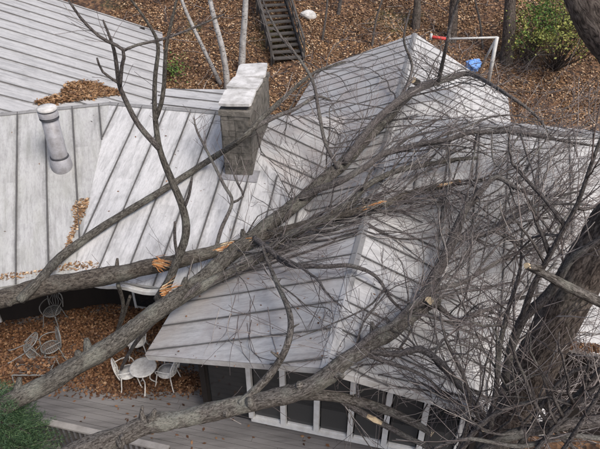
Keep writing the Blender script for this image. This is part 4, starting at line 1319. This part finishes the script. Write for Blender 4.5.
bush('leafy_bush', 'yellow green bush on the slope at upper right', (554, 70), 2.6, 4.4, 5200, 'green', .1, (.03, .075), 46)
bush('leafy_bush', 'fresh green bush beside the thick dark trunk', (526, 64), 1.0, 3.6, 2000, 'green2', .0, (.03, .07), 20)
bush('leafy_bush', 'low sparse green bush close to the right leaning trunk top', (575, 30), .9, 1.6, 900, 'green', .0, (.04, .08), 9)
bush('leafy_bush', 'small green weeds at the foot of the birch trees', (172, 72), .8, .35, 420, 'green2', .0, (.03, .06), 7)
def brush(label, px, n, w):
    g = on_ground(*px)
    t = Tree('brush_pile', label, 'brush', g, 'twig')
    for _ in range(n):
        p = g + Vector((random.uniform(-w, w), random.uniform(-w * .5, w * .5), .02))
        t.twig(p, Vector((random.uniform(-1, 1), random.uniform(-.5, .5), random.uniform(.1, .7))), random.uniform(.6, 1.6), random.uniform(.008, .018), 1, .02)
    t.finish('sticks')
brush('grey brush tangle at the foot of the dark trunk and bushes', (520, 70), 34, 1.3)
brush('thin bare brush behind the rear right roof edge', (556, 100), 40, 2.0)
brush('bare twiggy brush on the slope above the roof peak', (380, 30), 14, 1.3)

# ------------------------------------------------------------------ evergreen in the near corner
ev_b = Vector((-5.6, 6.8, -1.0))
ev = Tree('evergreen_tree', 'blue green evergreen in the lower left corner before the railing', 'evergreen', ev_b, 'twig_dark')
top = 2.75
ev.part(MB().tube(*catmull([ev_b, ev_b + Vector((.03, .02, 1.6)), ev_b + Vector((0, 0, top + .9))], [.10, .07, .012], .2), 10, True, .1), 'trunk', M['bark_dark'])
pos, dirs = [], []
for k in range(170):
    z = random.uniform(.1, 1.0) ** .8 * (top + .9)
    f = 1 - z / (top + 1.1)
    L = .35 + 1.35 * f * random.uniform(.75, 1.1)
    a = random.uniform(0, 6.28)
    p = ev_b + Vector((0, 0, z))
    d = Vector((math.cos(a), math.sin(a), random.uniform(-.05, .3)))
    n = int(L / .09)
    pp = [p]
    for i in range(n):
        d = (d + Vector((random.gauss(0, .06), random.gauss(0, .06), -.035))).normalized()
        p = p + d * .09
        pp.append(p)
        for s_ in (-1, 1):
            sd = d.cross(Vector((0, 0, 1))).normalized() * s_
            l2 = .30 * (1 - i / (n + 2)) + .06
            m_ = max(2, int(l2 / .05))
            for q in range(m_):
                c = p + (sd * .8 + d * .5 + Vector((0, 0, -.10 * q * .3))) * (l2 * (q + 1) / m_)
                for _ in range(4):
                    pos.append(c + Vector((random.gauss(0, .012), random.gauss(0, .012), random.gauss(0, .012))))
                    dirs.append((sd * .7 + d * .7 + Vector((random.gauss(0, .55), random.gauss(0, .55), random.gauss(0, .45)))).normalized())
    if len(pp) > 2: ev.tw.tube(pp, [.011 * (1 - .7 * i / len(pp)) for i in range(len(pp))], 4, False)
pos = np.array([tuple(p) for p in pos]); dirs = np.array([tuple(d) for d in dirs])
n = len(pos)
ln = RNG.uniform(.05, .095, n)[:, None]
sd = np.cross(dirs, RNG.normal(size=(n, 3))); sd /= np.linalg.norm(sd, axis=1)[:, None]
v = np.stack([pos - sd * .0055, pos + sd * .0055, pos + dirs * ln], 1).reshape(-1, 3)
me = bpy.data.meshes.new('needles')
me.from_pydata(v.tolist(), [], np.arange(n * 3).reshape(-1, 3).tolist())
me.materials.append(M['needle'])
o = link('needles', me, ev.root, ev.off); o['kind'] = 'stuff'
ev.finish('boughs')

# ------------------------------------------------------------------ patio furniture
def iron_chair_parts(mat, root, wire):
    """garden chair facing +x, seat at .42"""
    for sx, sy in ((.2, .19), (.2, -.19), (-.19, .17), (-.19, -.17)):
        pts = [Vector((sx * .85, sy * .85, .42)), Vector((sx * 1.0, sy * 1.0, .26)), Vector((sx * 1.12, sy * 1.12, .10)), Vector((sx * 1.32, sy * 1.3, .0))]
        MB().tube(*catmull(pts, [.017, .014, .013, .016], .05), 7).build('leg', mat, root, True)
    mb = MB()
    ring = [Vector((math.cos(a) * .22, math.sin(a) * .22, .43)) for a in np.linspace(0, 2 * math.pi, 21)]
    mb.tube(ring, [.014] * 21, 6, False)
    if wire:
        for k in range(-4, 5):
            y = k * .046; x = math.sqrt(max(0, .215 ** 2 - y * y))
            mb.tube([(-x, y, .432), (x, y, .432)], [.006, .006], 4)
            mb.tube([(y, -x, .436), (y, x, .436)], [.006, .006], 4)
    else:
        mb.lathe([(.03, .425), (.205, .428), (.21, .438), (.06, .446)], (0, 0, 0), 20)
    mb.build('seat', mat, root, True)
    mb = MB()
    arc = [Vector((-.20, -.19, .43)), Vector((-.24, -.21, .62)), Vector((-.27, -.19, .80)), Vector((-.285, -.08, .88)), Vector((-.29, 0, .895)), Vector((-.285, .08, .88)), Vector((-.27, .19, .80)), Vector((-.24, .21, .62)), Vector((-.20, .19, .43))]
    mb.tube(*catmull(arc, [.016] * len(arc), .05), 7)
    back = mb.build('backrest', mat, root, True)
    mb = MB()
    for k in (-2, -1, 0, 1, 2):
        y = k * .065
        mb.tube(*catmull([Vector((-.20, y * .7, .44)), Vector((-.235, y * 1.3, .60)), Vector((-.262, y * .7, .72)), Vector((-.285, y, .875 - abs(k) * .012))], [.008] * 4, .05), 5)
    if not wire:
        ring = [Vector((-.25 - .0 * a, math.cos(a) * .10, .66 + math.sin(a) * .10)) for a in np.linspace(0, 2 * math.pi, 17)]
        mb.tube(ring, [.013] * 17, 5, False)
    mb.build('back_scroll', mat, back, True)
    for s_ in (-1, 1):
        arm = [Vector((-.245, s_ * .205, .64)), Vector((-.08, s_ * .25, .66)), Vector((.10, s_ * .25, .64)), Vector((.17, s_ * .22, .55)), Vector((.17, s_ * .175, .43))]
        MB().tube(*catmull(arc if False else arm, [.013] * 5, .05), 6).build('armrest', mat, root, True)
def chair(label, px, py_, rz, mat, wire=False, tilt=(0, 0), group=None, z=0.0):
    p = at_z(px, py_, .25)
    r = empty('patio_chair', (p.x, p.y, z), None, R(rz))
    r.rotation_euler = (R(tilt[0]), R(tilt[1]), R(rz))
    tag(r, label, 'chair', group)
    iron_chair_parts(mat, r, wire)
    return r
tb = at_z(143, 367, .70)
tab = empty('patio_table', (tb.x, tb.y, 0))
tag(tab, 'small round white iron table half hidden under the grey trunk', 'table')
MB().lathe([(.02, .675), (.29, .68), (.31, .69), (.31, .705), (.27, .712), (.02, .713)], (0, 0, 0), 32).build('tabletop', M['iron'], tab, True)
for k in range(3):
    a = 2.1 * k + .5
    c, s_ = math.cos(a), math.sin(a)
    MB().tube(*catmull([Vector((c * .05, s_ * .05, .68)), Vector((c * .16, s_ * .16, .5)), Vector((c * .10, s_ * .10, .25)), Vector((c * .27, s_ * .27, 0))], [.017, .015, .014, .017], .05), 7).build('leg', M['iron'], tab, True)
CH = 'white iron chairs by the round table'
chair('white iron patio chair left of the small round table', 129, 377, 20, M['iron'], group=CH)
chair('white iron patio chair right of the small round table', 168, 376, 160, M['iron'], group=CH)
chair('white iron patio chair behind the round table and grey trunk', 138, 346, -80, M['iron'], group=CH)
CW_ = 'wire chairs at the left end of the deck'
chair('grey wire chair by the dark wall under the left eave', 54, 316, -100, M['iron_grey'], True, group=CW_)
chair('grey wire chair standing alone in the leaf drift', 52, 352, 215, M['iron_grey'], True, group=CW_)
chair('grey wire chair tipped over at the left edge of the leaf drift', 16, 362, 20, M['iron_grey'], True, (0, 62), CW_, .26)
lw = at_z(34, 366, .42)
lt = empty('wire_table', (lw.x, lw.y, 0))
tag(lt, 'low grey wire table between the wire chairs in the leaves', 'table')
mb = MB()
for k in range(-5, 6):
    mb.tube([(-.42, k * .05, .42), (.42, k * .05, .42)], [.006, .006], 4)
mb.build('wire_top', M['iron_grey'], lt)
fr = [Vector((-.44, -.28, .42)), Vector((.44, -.28, .42)), Vector((.44, .28, .42)), Vector((-.44, .28, .42)), Vector((-.44, -.28, .42))]
mb = MB()
for i in range(4): mb.tube([fr[i], fr[i + 1]], [.014, .014], 6)
mb.build('top_frame', M['iron_grey'], lt)
for sx in (-1, 1):
    for sy in (-1, 1):
        MB().tube([(sx * .42, sy * .26, .42), (sx * .46, sy * .28, 0)], [.014, .014], 6).build('leg', M['iron_grey'], lt, True)

def tlv():
    return (lw.x + random.uniform(-.44, .44), lw.y + random.uniform(-.28, .28), .435 + random.uniform(0, .02))
o = leaf_mesh('fallen_leaves', scatter(230, tlv), .35, (.03, .06), M['leaf_red'])
tag(o, 'brown leaves lying on top of the low wire table', 'leaves', kind='stuff')

# ------------------------------------------------------------------ stairway up the slope
s0 = on_ground(288, 62); s1 = on_ground(262, -18)
sdv = Vector((s1.x - s0.x, s1.y - s0.y, 0)); run = sdv.length; sdv.normalize(); ssd = Vector((sdv.y, -sdv.x, 0))
z0 = ground_z(s0.x, s0.y) + .12
rise = ground_z(s1.x, s1.y) + .6 - z0
stp = empty('outdoor_stairs', (s0.x, s0.y, z0))
tag(stp, 'dark weathered timber stairway climbing the leafy slope', 'stairs')
nst = max(8, int(run / .34) + 6)
def stpart(mb, name, mat, parent=None):
    return mb.build(name, mat, parent or stp)
SW = .66
trd = MB().bar(-ssd * SW, ssd * SW, .30, .06).mesh('tread', M['oldwood'])
ris, run1 = rise / (nst - 6), run / (nst - 6)
for i in range(nst):
    o = link('tread', trd, stp, sdv * run1 * i + Vector((0, 0, ris * i + .05)))
    o.rotation_euler = (random.uniform(-.03, .03), random.uniform(-.03, .03), random.uniform(-.03, .03))
end = sdv * run1 * nst + Vector((0, 0, ris * nst))
for s_ in (-1, 1):
    stpart(MB().bar(ssd * s_ * (SW + .05) - sdv * .2, ssd * s_ * (SW + .05) + end, .07, .28), 'stringer', M['oldwood'])
    for k in range(0, nst, 3):
        q = ssd * s_ * (SW + .12) + sdv * run1 * k + Vector((0, 0, ris * k))
        stpart(MB().bar(q + Vector((0, 0, -.3)), q + Vector((0, 0, .85)), .09, .09), 'post', M['oldwood'])
    a = ssd * s_ * (SW + .12) + Vector((0, 0, .86))
    stpart(MB().bar(a, a + end, .09, .07), 'handrail', M['oldwood'])
    a = ssd * s_ * (SW + .12) + Vector((0, 0, .45))
    stpart(MB().bar(a, a + end, .05, .09), 'mid_rail', M['oldwood'])
# boulder beside the stairs
bo = on_ground(309, 17)
mb = MB(); 
for i in range(9):
    for k in range(12):
        th, ph = math.pi * i / 8, 2 * math.pi * k / 12
        p = Vector((math.sin(th) * math.cos(ph) * .42, math.sin(th) * math.sin(ph) * .3, math.cos(th) * .24))
        p *= 1 + .3 * noise.noise(p * 3.1)
        mb.v.append(p); mb.a.append(tuple(p))
for i in range(8):
    for k in range(12):
        mb.f.append((i * 12 + k, i * 12 + (k + 1) % 12, (i + 1) * 12 + (k + 1) % 12, (i + 1) * 12 + k))
o = mb.build('boulder', M['slab'], None, False, bo + Vector((0, 0, .1)))
tag(o, 'pale grey boulder at the right side of the stairway', 'rock')

# ------------------------------------------------------------------ frame with red top and blue sheet behind the roof peak
fy = on_ground(496, 86).y
fz = at_y(497, 37, fy)
fl = at_y(447, 39, fy); f0 = at_y(432, 37, fy)
fe = empty('yard_frame', (fz.x, fy, ground_z(fz.x, fy)))
tag(fe, 'pale metal yard frame with red crossbar end behind the roof peak', 'frame')
def fpart(mb, name, mat):
    o = mb.build(name, mat, fe, True); o.location = -fe.location; return o
fpart(MB().tube([Vector((fz.x, fy, ground_z(fz.x, fy) - .2)), fz], [.085, .085], 10), 'post', M['frame'])
fpart(MB().tube([Vector((fl.x, fy, ground_z(fl.x, fy) - .2)), fl + Vector((0, 0, .12))], [.055, .055], 10), 'post', M['frame'])
fpart(MB().tube([fl, fz - Vector((0, 0, .02))], [.045, .045], 10), 'crossbar', M['frame'])
fpart(MB().tube([f0, fl], [.07, .07], 10), 'red_bar', M['red'])
fpart(MB().tube([f0 - Vector((.04, 0, .12)), f0 + Vector((-.04, 0, .14))], [.06, .06], 8), 'bar_end', M['frame'])
fpart(MB().tube([Vector((fz.x, fy, fz.z)), Vector((fz.x - .25, fy + .9, ground_z(fz.x, fy + .9)))], [.05, .05], 8), 'brace', M['frame'])
bl = at_y(474, 65, fy - .6)
mb = MB()
nn_, mm_ = 15, 12
for i in range(mm_):
    for k in range(nn_):
        th, ph = math.pi * (i + .3) / (mm_ + 0), 2 * math.pi * k / nn_
        p = Vector((math.sin(th) * math.cos(ph) * .32, math.sin(th) * math.sin(ph) * .25, math.cos(th) * .26))
        p *= 1 + .5 * noise.noise(p * 6) + .25 * noise.noise(p * 14)
        mb.v.append(p); mb.a.append(tuple(p))
for i in range(mm_ - 1):
    for k in range(nn_):
        mb.f.append((i * nn_ + k, i * nn_ + (k + 1) % nn_, (i + 1) * nn_ + (k + 1) % nn_, (i + 1) * nn_ + k))
mb.f.append(tuple(range(nn_)))
gb = ground_z(bl.x, bl.y)
o = mb.build('plastic_sheet', M['blue'], None, False, bl)
tag(o, 'crumpled blue plastic sheet in front of the yard frame', 'plastic sheet')
